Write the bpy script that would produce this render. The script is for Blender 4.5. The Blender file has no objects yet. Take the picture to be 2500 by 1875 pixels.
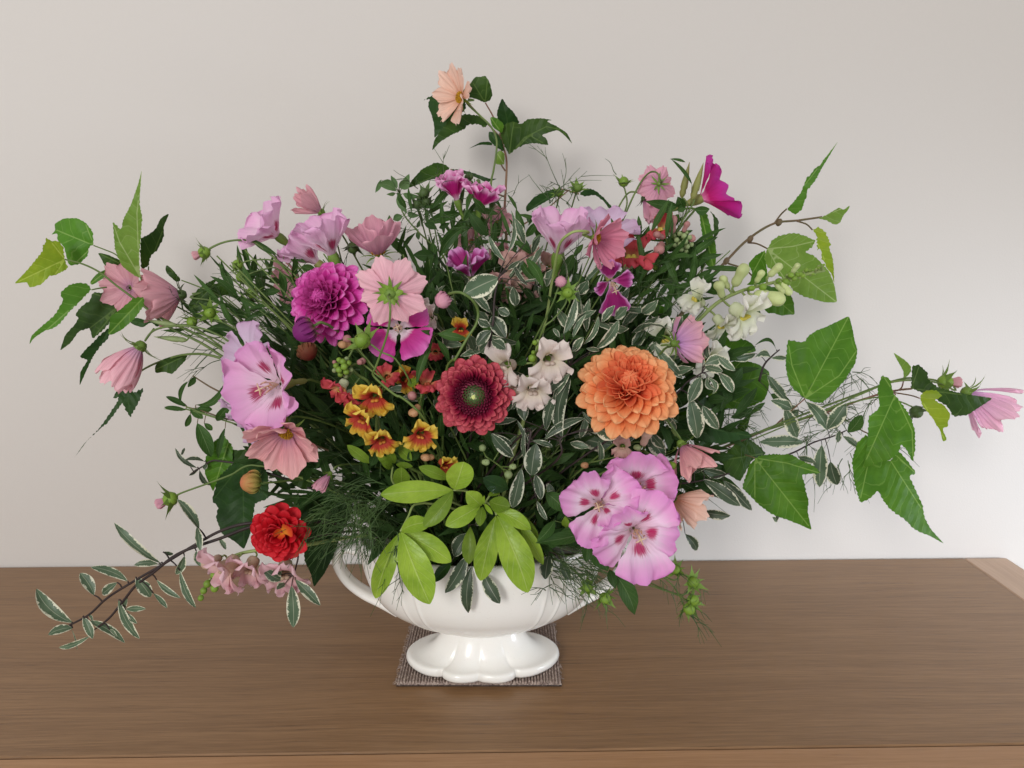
import bpy, math, random
from mathutils import Vector as V, Matrix, noise
from mathutils.geometry import delaunay_2d_cdt
random.seed(7)
S = bpy.context.scene
R = math.radians
# ---------------------------------------------------------------- camera
FPX = 1878.0                       # focal length in pixels of the 2500 px wide photograph
PITCH, YAW, ROLL = R(11.3), R(1.0), R(-0.12)
CAM = V((0.0, -1.02, 0.46))
fwd = V((math.sin(YAW)*math.cos(PITCH), math.cos(YAW)*math.cos(PITCH), -math.sin(PITCH)))
rgt0 = fwd.cross(V((0, 0, 1))).normalized(); up0 = rgt0.cross(fwd)
rgt = rgt0*math.cos(ROLL) + up0*math.sin(ROLL); upv = up0*math.cos(ROLL) - rgt0*math.sin(ROLL)
cd = bpy.data.cameras.new('camera'); co = bpy.data.objects.new('camera', cd)
S.collection.objects.link(co)
cd.sensor_width = 36.0; cd.lens = 36.0*FPX/2500; cd.clip_start = .01; cd.clip_end = 50
co.matrix_world = Matrix.Translation(CAM) @ Matrix((rgt, upv, -fwd)).transposed().to_4x4()
S.camera = co
# ---------------------------------------------------------------- light: a room lit by a window at the left front
W = bpy.data.worlds.new('World'); S.world = W; W.use_nodes = True
bg = W.node_tree.nodes['Background']; bg.inputs[0].default_value = (1.0, .99, .98, 1); bg.inputs[1].default_value = .53
def area(name, loc, aim, sx, sy, power, col):
    l = bpy.data.lights.new(name, 'AREA'); l.shape = 'RECTANGLE'; l.size = sx; l.size_y = sy; l.energy = power; l.color = col
    o = bpy.data.objects.new(name, l); S.collection.objects.link(o); o.location = loc
    o.rotation_euler = (V(aim)-V(loc)).to_track_quat('-Z', 'Y').to_euler(); return o
area('window_light', (-1.05, -3.1, 1.25), (.0, -.1, .3), .55, 1.15, 52, (1.0, .985, .965))
area('right_wall_beam', (1.9, -1.0, .20), (.52, 0, .0), .5, .35, 1.75, (.80, .89, 1.0)).data.spread = R(42)  # narrow cool beam added to brighten the lower right wall; source unseen
S.view_settings.view_transform = 'Standard'; S.view_settings.look = 'None'
S.view_settings.exposure = 0; S.view_settings.gamma = 1
S.cycles.use_denoising = True
S.cycles.max_bounces = 8; S.cycles.transparent_max_bounces = 8
# ---------------------------------------------------------------- photograph coordinates -> world
ZK = dict(a=(0,350,.28331), b=(0,750,.28331), c=(0,1150,.36166), d=(500,400,.22604), e=(500,750,.22604), f=(900,130,.27125),
          g=(900,500,.22604), h=(900,800,.22604), i=(1250,350,.27125), j=(1350,650,.27125), k=(1650,330,.28329), l=(1850,750,.35558),
          m=(1300,1000,.36179), n=(850,1050,.2713), o=(800,1300,.36166), p=(400,1000,.30139), q=(0,0,1.1302), r=(1100,780,.18083),
          s=(400,560,.16275), t=(0,1300,.3465), z=(0,0,1.0))
def px(k, X, Y): a = ZK[k]; return a[0]+a[2]*X, a[1]+a[2]*Y
def ray(x, y): return fwd + rgt*((x-1250)/FPX) + upv*((937.5-y)/FPX)
def P(x, y, d):
    r = ray(x, y); return CAM + r*((-d-CAM.y)/r.y)
def PZ(x, y, z):
    r = ray(x, y); return CAM + r*((z-CAM.z)/r.z)
def mpp(p): return (p-CAM).dot(fwd)/FPX
def dsurf(x, y):
    q = 1-((x-1170)/950)**2-((y-1000)/720)**2
    return .20+.19*math.sqrt(max(0, q))
def pt(k, X, Y, off=0.0, d=None):
    x, y = px(k, X, Y); return P(x, y, (dsurf(x, y) if d is None else d)+off)
def ax(a): return V((a[0], -a[2], a[1])).normalized()       # (right, up, towards the viewer)
# ---------------------------------------------------------------- geometry helpers
class Geo:
    def __init__(s): s.v = []; s.f = []; s.uv = []; s.mi = []
    def add(s, v, f, uv=None, m=None, mi=0):
        b = len(s.v); s.v += [m @ V(p) for p in v] if m else [V(p) for p in v]
        s.f += [tuple(i+b for i in q) for q in f]; s.uv += uv if uv else [(0.5, 0.5)]*len(v); s.mi += [mi]*len(f); return s
    def mesh(s, name, *mats, off=None):
        me = bpy.data.meshes.new(name)
        me.from_pydata([(p-off) if off else p for p in s.v], [], s.f)
        ul = me.uv_layers.new(name='UVMap')
        co = [0.0]*(2*len(me.loops)); vi = [0]*len(me.loops); me.loops.foreach_get('vertex_index', vi)
        for k, i in enumerate(vi): co[2*k], co[2*k+1] = s.uv[i]
        ul.data.foreach_set('uv', co)
        for m in mats: me.materials.append(m)
        if len(mats) > 1: me.polygons.foreach_set('material_index', s.mi)
        me.polygons.foreach_set('use_smooth', [True]*len(me.polygons)); me.update(); return me
WM = {}
def link(name, data, parent=None, wm=None):
    o = bpy.data.objects.new(name, data); S.collection.objects.link(o)
    wm = wm or Matrix.Identity(4)
    if parent: o.parent = parent; o.matrix_basis = WM[parent].inverted() @ wm
    else: o.matrix_basis = wm
    WM[o] = wm; return o
def tag(o, label, cat, group=None):
    o['label'] = label; o['category'] = cat
    if group: o['group'] = group
    return o
GROUPS = dict(cosmos_flower='cosmos flowers in the arrangement', godetia_flower='godetia flowers in the arrangement', dahlia_flower='dahlias in the arrangement',
              snapdragon_spike='snapdragons in the arrangement', flower_bud='flower buds in the arrangement', lobed_leaf_branch='branches with lobed leaves',
              cream_edged_sprig='sprigs of cream edged leaves', leafy_sprig='sprigs of plain green leaves', lime_leaf_sprig='lime green leaf sprigs')
def thing(name, label, cat, loc, group=None):
    group = group or GROUPS.get(name)
    return tag(link(name, None, None, Matrix.Translation(loc)), label, cat, group)
def struct(o): o['kind'] = 'structure'; return o
def stuff(o): o['kind'] = 'stuff'; return o
def part(name, geo, mat, parent):
    T = Matrix.Translation(WM[parent].translation)
    mats = mat if isinstance(mat, (tuple, list)) else (mat,)
    return link(name, geo.mesh(name, *mats, off=T.translation), parent, T)
def cr(pts, n):
    """centripetal Catmull-Rom through pts: no kinks where the spacing changes"""
    P_ = [V(p) for p in pts]; P_ = [P_[0]]+[b for a, b in zip(P_, P_[1:]) if (b-a).length > 1e-6]
    if len(P_) < 2: return P_*2
    q = [P_[0]*2-P_[1]]+P_+[P_[-1]*2-P_[-2]]; out = []
    for i in range(1, len(q)-2):
        p0, p1, p2, p3 = q[i-1:i+3]
        t0 = 0.0; t1 = t0+(p1-p0).length**.5; t2 = t1+(p2-p1).length**.5; t3 = t2+(p3-p2).length**.5
        for k in range(n):
            t = t1+(t2-t1)*k/n
            a1 = p0*((t1-t)/(t1-t0))+p1*((t-t0)/(t1-t0)); a2 = p1*((t2-t)/(t2-t1))+p2*((t-t1)/(t2-t1)); a3 = p2*((t3-t)/(t3-t2))+p3*((t-t2)/(t3-t2))
            b1 = a1*((t2-t)/(t2-t0))+a2*((t-t0)/(t2-t0)); b2 = a2*((t3-t)/(t3-t1))+a3*((t-t1)/(t3-t1))
            out.append(b1*((t2-t)/(t2-t1))+b2*((t-t1)/(t2-t1)))
    out.append(P_[-1]); return out
def tube(g, pts, r0, r1=None, seg=6, n=5, mi=0, smooth=True, taper=None):
    r1 = r0 if r1 is None else r1
    pts = cr([V(p) for p in pts], n) if smooth and len(pts) > 1 else [V(p) for p in pts]
    t = (pts[1]-pts[0]).normalized(); u = t.orthogonal().normalized(); vs = []; uv = []; N = len(pts)
    for i, p in enumerate(pts):
        t2 = (pts[min(i+1, N-1)]-pts[max(i-1, 0)])
        if t2.length > 1e-9: t = t2.normalized()
        u = (u-t*u.dot(t)); u = u.normalized() if u.length > 1e-6 else t.orthogonal().normalized(); w = t.cross(u)
        s = i/(N-1); r = taper(s) if taper else r0+(r1-r0)*s
        for k in range(seg):
            a = 2*math.pi*k/seg; vs.append(p+(u*math.cos(a)+w*math.sin(a))*r); uv.append((k/seg, s))
    f = [(i*seg+k, i*seg+(k+1) % seg, (i+1)*seg+(k+1) % seg, (i+1)*seg+k) for i in range(N-1) for k in range(seg)]
    f += [tuple(range(seg))[::-1], tuple((N-1)*seg+k for k in range(seg))]
    return g.add(vs, f, uv, mi=mi)
def lathe(g, prof, seg=12, m=None, fn=None, mi=0):
    vs = []; uv = []; N = len(prof)
    for i, (r, h) in enumerate(prof):
        for k in range(seg):
            a = 2*math.pi*k/seg; rr = r*(fn(a, i/(N-1)) if fn else 1)
            vs.append(V((rr*math.cos(a), rr*math.sin(a), h))); uv.append((k/seg, i/(N-1)))
    f = [(i*seg+k, i*seg+(k+1) % seg, (i+1)*seg+(k+1) % seg, (i+1)*seg+k) for i in range(N-1) for k in range(seg)]
    return g.add(vs, f, uv, m, mi)
def ellip(g, m, nu=8, nv=6, mi=0):
    return lathe(g, [(math.sin(math.pi*i/nv)+1e-4, -math.cos(math.pi*i/nv)) for i in range(nv+1)], nu, m, mi=mi)
def frame(axis, loc=V((0, 0, 0)), s=1.0, roll=0.0, upref=None):
    z = V(axis).normalized(); h = upref or (V((0, 0, 1)) if abs(z.z) < .95 else V((0, -1, 0)))
    y = (h-z*h.dot(z)).normalized(); x = y.cross(z)
    c, n = math.cos(roll), math.sin(roll); x, y = x*c+y*n, y*c-x*n
    s = s if isinstance(s, (tuple, list, V)) else (s, s, s)
    m = Matrix((x*s[0], y*s[1], z*s[2])).transposed().to_4x4(); m.translation = loc; return m
def interp(prof, u):
    if callable(prof): return prof(u)
    for (a, b), (c, d) in zip(prof, prof[1:]):
        if u <= c:
            t = (u-a)/max(c-a, 1e-9); t = t*t*(3-2*t); return b+(d-b)*t
    return prof[-1][1]
def petal(W, prof, bend=0.0, cup=0.0, tipr=.2, teeth=0, tamp=0.0, groove=0.0, gn=5, ruf=0.0, rn=3, seed=0, nu=8, nv=6, twist=0.0, roll=0.0):
    """unit-length petal: x across, y along, z inner face"""
    rd = random.Random(seed); ph = rd.random()*6; g = Geo(); vs = []; uv = []
    for i in range(nu+1):
        for j in range(nv+1):
            u = 1-(1-i/nu)**1.45; v = 2*j/nv-1; w = .5*W*interp(prof, u)
            ue = u*(1-tipr*v*v*u*u)
            if teeth: ue -= tamp*u**6*(.5+.5*math.cos(teeth*math.pi*v+ph*.3))
            if ruf: ue += ruf*.5*u**4*noise.noise((v*2.3+seed*7, 3.1, seed))
            b = bend*ue+1e-6; y = math.sin(b*1)/bend if abs(bend) > 1e-4 else ue
            z = (1-math.cos(b))/bend if abs(bend) > 1e-4 else 0.0
            cu = cup*w*v*v + groove*(u*(1.3-u))*math.cos(gn*math.pi*v*.5+.4) + ruf*u*u*math.sin(rn*math.pi*v+ph)*(.45+.55*abs(v)) + ruf*.6*u*noise.noise((v*1.7, u*2, seed*3.3))
            if ruf > .06: cu += .030*u*noise.noise((v*4.5+seed, u*3.5, seed*1.7))+.012*u*noise.noise((v*13+seed, u*2.0, seed*2.9))
            x = w*v
            if roll:                                        # rolls the sides round into a quill
                a = v*roll*(1-.55*u); x = w*math.sin(a)/max(roll*(1-.55*u), .05); cu += w*(1-math.cos(a))/max(roll*(1-.55*u), .05)
            a2 = twist*u; x, cu = x*math.cos(a2)-cu*math.sin(a2), x*math.sin(a2)+cu*math.cos(a2)
            vs.append(V((x, y-math.sin(b)*cu, z+math.cos(b)*cu))); uv.append((j/nv, u))
    n1 = nv+1
    f = [(i*n1+j, i*n1+j+1, (i+1)*n1+j+1, (i+1)*n1+j) for i in range(nu) for j in range(nv)]
    return g.add(vs, f, uv)
def pm(axis, loc, phi, theta, s, off=0.0, roll=0.0, wob=0.0):
    """matrix of a petal that leaves loc at angle theta from the axis, azimuth phi (0 = up)"""
    A = V(axis).normalized(); h = V((0, 0, 1)) if abs(A.z) < .95 else V((0, -1, 0))
    e = (h-A*h.dot(A)).normalized(); e2 = A.cross(e)
    Rd = e*math.cos(phi)+e2*math.sin(phi)
    y = A*math.cos(theta)+Rd*math.sin(theta); z = A*math.sin(theta)-Rd*math.cos(theta); x = y.cross(z)
    c, n = math.cos(roll), math.sin(roll); x, z = x*c+z*n, z*c-x*n
    s = s if isinstance(s, tuple) else (s, s, s)
    m = Matrix((x*s[0], y*s[1], z*s[2])).transposed().to_4x4(); m.translation = V(loc)+Rd*off; return m
# ---------------------------------------------------------------- materials
def lin(c): c /= 255; return c/12.92 if c <= .04045 else ((c+.055)/1.055)**2.4
def C(r, g, b, k=1.0): return (min(lin(r)*k, .92), min(lin(g)*k, .92), min(lin(b)*k, .92), 1)
class NT:
    def __init__(s, name):
        s.m = bpy.data.materials.new(name); s.m.use_nodes = True; s.t = s.m.node_tree; s.t.nodes.clear()
    def n(s, typ, ins=None, **kw):
        o = s.t.nodes.new('ShaderNode'+typ)
        for k, v in kw.items(): setattr(o, k, v)
        for k, v in (ins or {}).items():
            if isinstance(v, bpy.types.NodeSocket): s.t.links.new(v, o.inputs[k])
            else: o.inputs[k].default_value = v
        return o
    def math(s, op, a, b=0.0, c=0.0, clamp=False): return s.n('Math', {0: a, 1: b, 2: c}, operation=op, use_clamp=clamp).outputs[0]
    def mix(s, f, a, b, bt='MIX'):
        o = s.n('Mix', data_type='RGBA', blend_type=bt)
        for i, v in ((0, f), (6, a), (7, b)):
            if isinstance(v, bpy.types.NodeSocket): s.t.links.new(v, o.inputs[i])
            else: o.inputs[i].default_value = v
        return o.outputs[2]
    def ramp(s, f, stops):
        o = s.n('ValToRGB', {0: f}); e = o.color_ramp.elements
        while len(e) < len(stops): e.new(.5)
        for k, (p, c) in enumerate(stops): e[k].position = p; e[k].color = c if len(c) == 4 else (*c, 1)
        return o.outputs[0]
    def smooth(s, f, a, b): return s.n('MapRange', {0: f, 1: a, 2: b, 3: 0.0, 4: 1.0}, interpolation_type='SMOOTHSTEP').outputs[0]
    def noise(s, vec, scale, detail=2.0, rough=.5): return s.n('TexNoise', {'Vector': vec, 'Scale': scale, 'Detail': detail, 'Roughness': rough}).outputs[0]
    def vec(s, x, y, z): return s.n('CombineXYZ', {0: x, 1: y, 2: z}).outputs[0]
    def uv(s):
        o = s.n('SeparateXYZ', {0: s.n('UVMap').outputs[0]}); return o.outputs[0], o.outputs[1]
    def obj(s): return s.n('TexCoord').outputs['Object']
    def rnd(s): return s.n('ObjectInfo').outputs['Random']
    def val(s, col, v): return s.n('HueSaturation', {'Value': v, 'Color': col}).outputs[0]
    def out(s, col, rough=.5, trans=0.0, bump=None, bs=.3, bd=.001, spec=.5, coat=0.0, sss=0.0, tcol=None, sheen=0.0):
        p = s.n('BsdfPrincipled', {'Base Color': col, 'Roughness': rough, 'Specular IOR Level': spec, 'Coat Weight': coat, 'Sheen Weight': sheen})
        if coat: p.inputs['Coat Roughness'].default_value = .08
        if sss: p.inputs['Subsurface Weight'].default_value = sss; p.inputs['Subsurface Radius'].default_value = (.01, .008, .006); p.inputs['Subsurface Scale'].default_value = .5
        if bump is not None:
            s.t.links.new(s.n('Bump', {'Height': bump, 'Strength': bs, 'Distance': bd}).outputs[0], p.inputs['Normal'])
        sh = p.outputs[0]
        if trans:
            t = s.n('BsdfTranslucent', {'Color': tcol if tcol is not None else col})
            sh = s.n('MixShader', {0: trans, 1: sh, 2: t.outputs[0]}).outputs[0]
        o = s.n('OutputMaterial'); s.t.links.new(sh, o.inputs[0]); return s.m
def petal_mat(name, stops, streak=.25, fr=9.0, blotch=None, edge=None, trans=.3, rough=.62, var=.12, bs=.25, wob=.15):
    t = NT(name); v, u = t.uv(); rn = t.rnd()
    st = t.noise(t.vec(t.math('MULTIPLY', v, fr), t.math('MULTIPLY', u, 1.3), t.math('MULTIPLY', rn, 40.0)), 2.2, 3.0)
    c = t.ramp(t.math('ADD', u, t.math('MULTIPLY', t.math('SUBTRACT', st, .5), wob)), stops)
    if edge:
        col, w0, w1 = edge
        ev = t.math('MULTIPLY', t.math('ABSOLUTE', t.math('SUBTRACT', v, .5)), 2.0)
        c = t.mix(t.smooth(t.math('ADD', t.math('MAXIMUM', ev, u), t.math('MULTIPLY', t.math('SUBTRACT', st, .5), .25)), w0, w1), c, col)
    if blotch:
        bu, hu, hv, col = blotch
        a = t.math('DIVIDE', t.math('SUBTRACT', v, t.math('ADD', .46, t.math('MULTIPLY', rn, .08))), t.math('MULTIPLY', hv, t.math('ADD', .8, t.math('MULTIPLY', t.math('FRACT', t.math('MULTIPLY', rn, 7.3)), .5)))); b = t.math('DIVIDE', t.math('SUBTRACT', u, bu), hu)
        d = t.math('SQRT', t.math('ADD', t.math('MULTIPLY', a, a), t.math('MULTIPLY', b, b)))
        fine = t.noise(t.vec(t.math('MULTIPLY', v, fr*3.2), t.math('MULTIPLY', u, 1.0), t.math('MULTIPLY', rn, 31.0)), 2.0, 2.0)
        d = t.math('ADD', d, t.math('MULTIPLY', t.math('SUBTRACT', fine, .5), 2.0))
        c = t.mix(t.math('MULTIPLY', t.smooth(d, 1.25, .62), t.math('ADD', .72, t.math('MULTIPLY', st, .4)), 0.0, True), c, col)
    c = t.val(c, t.math('ADD', 1.0-streak*.5-var*.5, t.math('ADD', t.math('MULTIPLY', st, streak), t.math('MULTIPLY', rn, var))))
    return t.out(c, rough, trans, bump=st, bs=bs, bd=.0012, spec=.25)
def leaf_mat(name, c1, c2, vein, traced=False, trans=.27, rough=.47, back=None, bs=.45):
    t = NT(name); v, u = t.uv(); rn = t.rnd()
    ob = t.obj(); n1 = t.noise(ob, 38.0, 3.0); n2 = t.noise(ob, 260.0, 2.0)
    c = t.mix(t.smooth(n1, .3, .7), c1, c2); n3 = t.noise(ob, 16.0, 4.0, .65)
    c = t.mix(t.math('MULTIPLY', t.smooth(n3, .56, .74), .35), c, t.n('HueSaturation', {'Hue': .475, 'Saturation': .95, 'Value': 1.45, 'Color': c}).outputs[0])
    if traced:
        vd = t.n('Attribute', attribute_name='vd').outputs['Fac']; vs = t.n('Attribute', attribute_name='vs').outputs['Fac']
        sv = t.math('ABSOLUTE', t.math('SUBTRACT', t.math('FRACT', t.math('ADD', t.math('MULTIPLY', vs, 88.0), t.math('MULTIPLY', n1, 1.1))), .5))
        side = t.smooth(sv, .055, .01); fold = t.math('MULTIPLY', sv, 1.6)
        vm = t.math('MAXIMUM', t.smooth(vd, .00065, .0001), t.math('MULTIPLY', side, .42)); fine = t.math('ADD', t.smooth(vd, .006, .0), fold)
    else:
        av = t.math('ABSOLUTE', t.math('SUBTRACT', v, .5))
        mid = t.smooth(av, .035, .012)
        sv = t.math('FRACT', t.math('SUBTRACT', t.math('MULTIPLY', u, 7.0), t.math('MULTIPLY', av, 5.0)))
        vm = t.math('MAXIMUM', mid, t.math('MULTIPLY', t.smooth(t.math('ABSOLUTE', t.math('SUBTRACT', sv, .5)), .10, .03), .35)); fine = vm
    c = t.mix(t.math('MULTIPLY', vm, .42), c, vein)
    if back is not None: c = t.mix(t.math('MULTIPLY', t.n('NewGeometry').outputs['Backfacing'], .8), c, back)
    c = t.val(c, t.math('ADD', .8, t.math('ADD', t.math('MULTIPLY', rn, .3), t.math('MULTIPLY', n2, .25))))
    return t.out(c, rough, trans, bump=t.math('ADD', t.math('MULTIPLY', n2, .4), fine), bs=bs, bd=.0015, spec=.2)
def varie_mat(name, c1, c2, cream, w=.70):
    t = NT(name); v, u = t.uv(); rn = t.rnd(); ob = t.obj()
    av = t.math('MULTIPLY', t.math('ABSOLUTE', t.math('SUBTRACT', v, .5)), 2.0)
    jag = t.noise(t.vec(t.math('MULTIPLY', u, 15.0), t.math('MULTIPLY', v, 5.0), t.math('MULTIPLY', rn, 50.0)), 1.6, 3.0, .7)
    wide = t.noise(t.vec(t.math('MULTIPLY', u, 2.5), t.math('GREATER_THAN', v, .5), t.math('MULTIPLY', rn, 33.0)), 1.5, 1.0)
    e = t.math('ADD', av, t.math('ADD', t.math('MULTIPLY', t.math('SUBTRACT', jag, .5), 1.0), t.math('MULTIPLY', t.math('SUBTRACT', wide, .5), .9)))
    e = t.math('MAXIMUM', t.smooth(e, w, w+.10), t.smooth(t.math('ADD', av, t.math('MULTIPLY', t.math('SUBTRACT', wide, .5), .35)), .90, .98))
    g = t.mix(t.smooth(t.noise(ob, 60.0, 3.0), .35, .65), c1, c2)
    g = t.mix(t.math('MULTIPLY', t.smooth(av, .06, .02), .35), g, cream)
    c = t.mix(e, g, cream)
    c = t.val(c, t.math('ADD', .85, t.math('MULTIPLY', rn, .3)))
    return t.out(c, .38, .15, bump=t.noise(ob, 300.0), bs=.2, bd=.001, spec=.25)
def plain(name, c1, c2=None, sc=80.0, rough=.5, trans=0.0, bs=.2, spec=.4, **kw):
    t = NT(name); n = t.noise(t.obj(), sc, 3.0); c = t.mix(t.smooth(n, .3, .7), c1, c2 or c1)
    c = t.val(c, t.math('ADD', .88, t.math('MULTIPLY', t.rnd(), .24)))
    return t.out(c, rough, trans, bump=n, bs=bs, bd=.001, spec=spec, **kw)
M = {}
M['leaf_mid'] = leaf_mat('leaf_mid', C(62,104,24,1.0), C(76,118,30,1.0), C(150,178,92,1.0), True, back=C(98,128,72,1.1))
M['leaf_dark'] = leaf_mat('leaf_dark', C(42,68,22,1.0), C(56,84,28,1.0), C(112,138,72), True, back=C(80,108,62))
M['leaf_deep'] = leaf_mat('leaf_deep', C(34,62,26,1.0), C(42,74,30,1.0), C(70,100,52), True, back=C(80,108,70))
M['leaf_light'] = leaf_mat('leaf_light', C(118,150,62,1.0), C(104,138,50,1.0), C(196,210,150), True, trans=.3, back=C(140,165,90))
M['leaf_yellow'] = leaf_mat('leaf_yellow', C(134,154,36,1.0), C(116,144,34,1.0), C(190,204,100), True, trans=.3, back=C(140,160,70))
M['leaf_fresh'] = leaf_mat('leaf_fresh', C(84,132,40,1.0), C(72,118,34,1.0), C(160,188,110), True, trans=.28, back=C(110,150,80))
M['lance'] = leaf_mat('lance', C(50,82,34,1.0), C(64,96,42,1.0), C(132,156,104), back=C(96,122,88))
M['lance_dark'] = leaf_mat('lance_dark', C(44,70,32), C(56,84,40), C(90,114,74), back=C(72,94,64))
M['lance_soft'] = leaf_mat('lance_soft', C(88,120,74), C(100,130,80), C(140,160,120), back=C(110,135,100))
M['lime'] = leaf_mat('lime', C(154,182,64,1.0), C(122,154,42,1.0), C(190,206,124), trans=.25, rough=.3, back=C(168,192,70))
M['lime_dark'] = leaf_mat('lime_dark', C(116,144,46,1.0), C(100,128,38,1.0), C(160,180,90), trans=.25, rough=.33, back=C(135,160,60))
M['gloss_dark'] = leaf_mat('gloss_dark', C(34,58,30), C(46,76,34), C(70,100,54), rough=.25)
M['varie'] = varie_mat('varie', C(80,100,76,1.0), C(96,116,90,1.0), C(222,220,196,1.0), .74)
M['varie_dark'] = varie_mat('varie_dark', C(60,74,56,1.0), C(74,90,68,1.0), C(206,206,184,1.0), .80)
M['stem'] = plain('stem', C(104,124,62), C(84,106,50), 60, .5)
M['stem_light'] = plain('stem_light', C(150,165,100), C(134,154,88), 60, .5)
M['stem_brown'] = plain('stem_brown', C(110,88,66), C(92,84,52), 60, .6)
M['stem_red'] = plain('stem_red', C(134,92,78), C(112,100,66), 40, .6)
M['twig'] = plain('twig', C(44,34,34), C(58,44,42), 90, .55)
M['thread'] = plain('thread', C(58,82,44), C(78,104,54), 30, .5)
M['calyx'] = plain('calyx', C(96,128,52), C(128,156,66), 120, .5, .15)
M['calyx_dark'] = plain('calyx_dark', C(66,88,44), C(84,108,54), 120, .5, .1)
M['calyx_gold'] = plain('calyx_gold', C(138,138,80), C(150,152,84), 120, .5, .15)
M['bud_green'] = plain('bud_green', C(142,172,66), C(118,154,54), 150, .4, .2)
M['bud_pale'] = plain('bud_pale', C(176,190,140), C(150,172,110), 150, .45, .25)
M['disc_yellow'] = plain('disc_yellow', C(222,178,30), C(150,90,30), 700, .7)
M['stamen'] = plain('stamen', C(232,212,180), C(214,178,140), 300, .6, .2)
M['anther'] = plain('anther', C(150,90,70), C(200,160,140), 300, .7)
# ---------------------------------------------------------------- setting: wall, sideboard top, carpet sample
def wall_mat():
    t = NT('painted_plaster'); ob = t.obj()
    n = t.noise(ob, 2.2, 2.0); f = t.noise(ob, 420.0, 4.0, .7)
    c = t.mix(n, C(214,208,202,1.0), C(212,207,203,1.0))
    return t.out(c, .85, bump=f, bs=.3, bd=.0009, spec=.2)
def wood_mat(name, dark, light, axis=0, seed=0.0, pore=.45):
    t = NT(name); s = t.n('SeparateXYZ', {0: t.obj()}); x, y, z = s.outputs
    if axis: x, y = y, x
    warp = t.math('MULTIPLY', t.math('SUBTRACT', t.noise(t.vec(t.math('MULTIPLY', x, 2.5), t.math('MULTIPLY', y, 9.0), seed), 1.0, 2.0), .5), .03)
    yy = t.math('ADD', y, warp)
    broad = t.noise(t.vec(t.math('MULTIPLY', x, 1.6), t.math('MULTIPLY', yy, 46.0), seed), 1.0, 3.0, .6)
    mid = t.noise(t.vec(t.math('MULTIPLY', x, 9.0), t.math('MULTIPLY', yy, 330.0), seed+3), 1.0, 3.0, .65)
    fine = t.noise(t.vec(t.math('MULTIPLY', x, 34.0), t.math('MULTIPLY', y, 1100.0), seed+7), 1.0, 2.0, .6)
    k = t.math('ADD', t.math('MULTIPLY', broad, .30), t.math('ADD', t.math('MULTIPLY', mid, .40), t.math('MULTIPLY', fine, .30)))
    c = t.mix(t.smooth(k, .30, .70), dark, light)
    po = t.math('MULTIPLY', t.smooth(mid, .40, .30), t.smooth(fine, .52, .40))
    c = t.mix(t.math('MULTIPLY', po, pore), c, (dark[0]*.42, dark[1]*.42, dark[2]*.42, 1))
    return t.out(c, .34, bump=t.math('SUBTRACT', t.math('MULTIPLY', fine, .5), po), bs=.25, bd=.0006, spec=.42)
def box(g, x0, x1, y0, y1, z0, z1, bev=.0015):
    b = bev; vs = []; fs = []
    for z, i in ((z0, 0), (z1-b, 0), (z1, b)):
        vs += [(x0+i, y0+i, z), (x1-i, y0+i, z), (x1-i, y1-i, z), (x0+i, y1-i, z)]
    fs = [(3, 2, 1, 0), (8, 9, 10, 11)]
    for r in (0, 4):
        fs += [(r+k, r+(k+1) % 4, r+4+(k+1) % 4, r+4+k) for k in range(4)]
    return g.add(vs, fs)
def flat(me): me.polygons.foreach_set('use_smooth', [False]*len(me.polygons)); return me
g = Geo(); g.add([(-2.2, 0, -.9), (2.2, 0, -.9), (2.2, 0, 1.5), (-2.2, 0, 1.5), (-2.2, .1, -.9), (2.2, .1, -.9), (2.2, .1, 1.5), (-2.2, .1, 1.5)],
                 [(0, 1, 2, 3), (4, 7, 6, 5), (3, 2, 6, 7), (0, 4, 5, 1)])
struct(link('wall', flat(g.mesh('wall', wall_mat()))))
xs = PZ(2418, 1408, 0).x; xe = PZ(2444, 1353, 0).x; ys = PZ(1250, 1834, 0).y
side = thing('sideboard', 'brown oak sideboard top standing against the pale wall', 'sideboard', (0, -.2, 0))
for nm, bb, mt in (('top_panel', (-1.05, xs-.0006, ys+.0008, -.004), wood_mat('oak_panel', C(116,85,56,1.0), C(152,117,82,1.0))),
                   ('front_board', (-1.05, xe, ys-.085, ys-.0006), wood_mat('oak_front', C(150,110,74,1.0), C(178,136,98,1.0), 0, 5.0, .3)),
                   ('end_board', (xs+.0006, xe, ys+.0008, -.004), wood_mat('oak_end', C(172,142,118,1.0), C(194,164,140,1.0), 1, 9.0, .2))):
    g = Geo(); box(g, *bb, -.03, 0); o = part(nm, g, mt, side); flat(o.data)
def carpet_mat():
    t = NT('wool_carpet'); ob = t.obj(); n = t.noise(ob, 340.0, 3.0, .7); n2 = t.noise(ob, 120.0, 2.0)
    c = t.ramp(n, [(.30, C(112,96,90)), (.5, C(162,144,134)), (.7, C(208,192,178))])
    c = t.mix(t.math('MULTIPLY', n2, .3), c, C(110,92,92)); return t.out(c, .95, bump=n, bs=.5, bd=.001, spec=.1)
cm = [PZ(*p, .006) for p in ((967, 1664), (1371, 1664), (1354, 1516), (1004, 1520))]
mt = thing('carpet_sample', 'small square of ribbed grey brown carpet under the white vase', 'mat', (cm[0]+cm[2])/2)
cmat = carpet_mat(); nx, ny = 216, 150; g = Geo(); vs = []; uv = []
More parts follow.
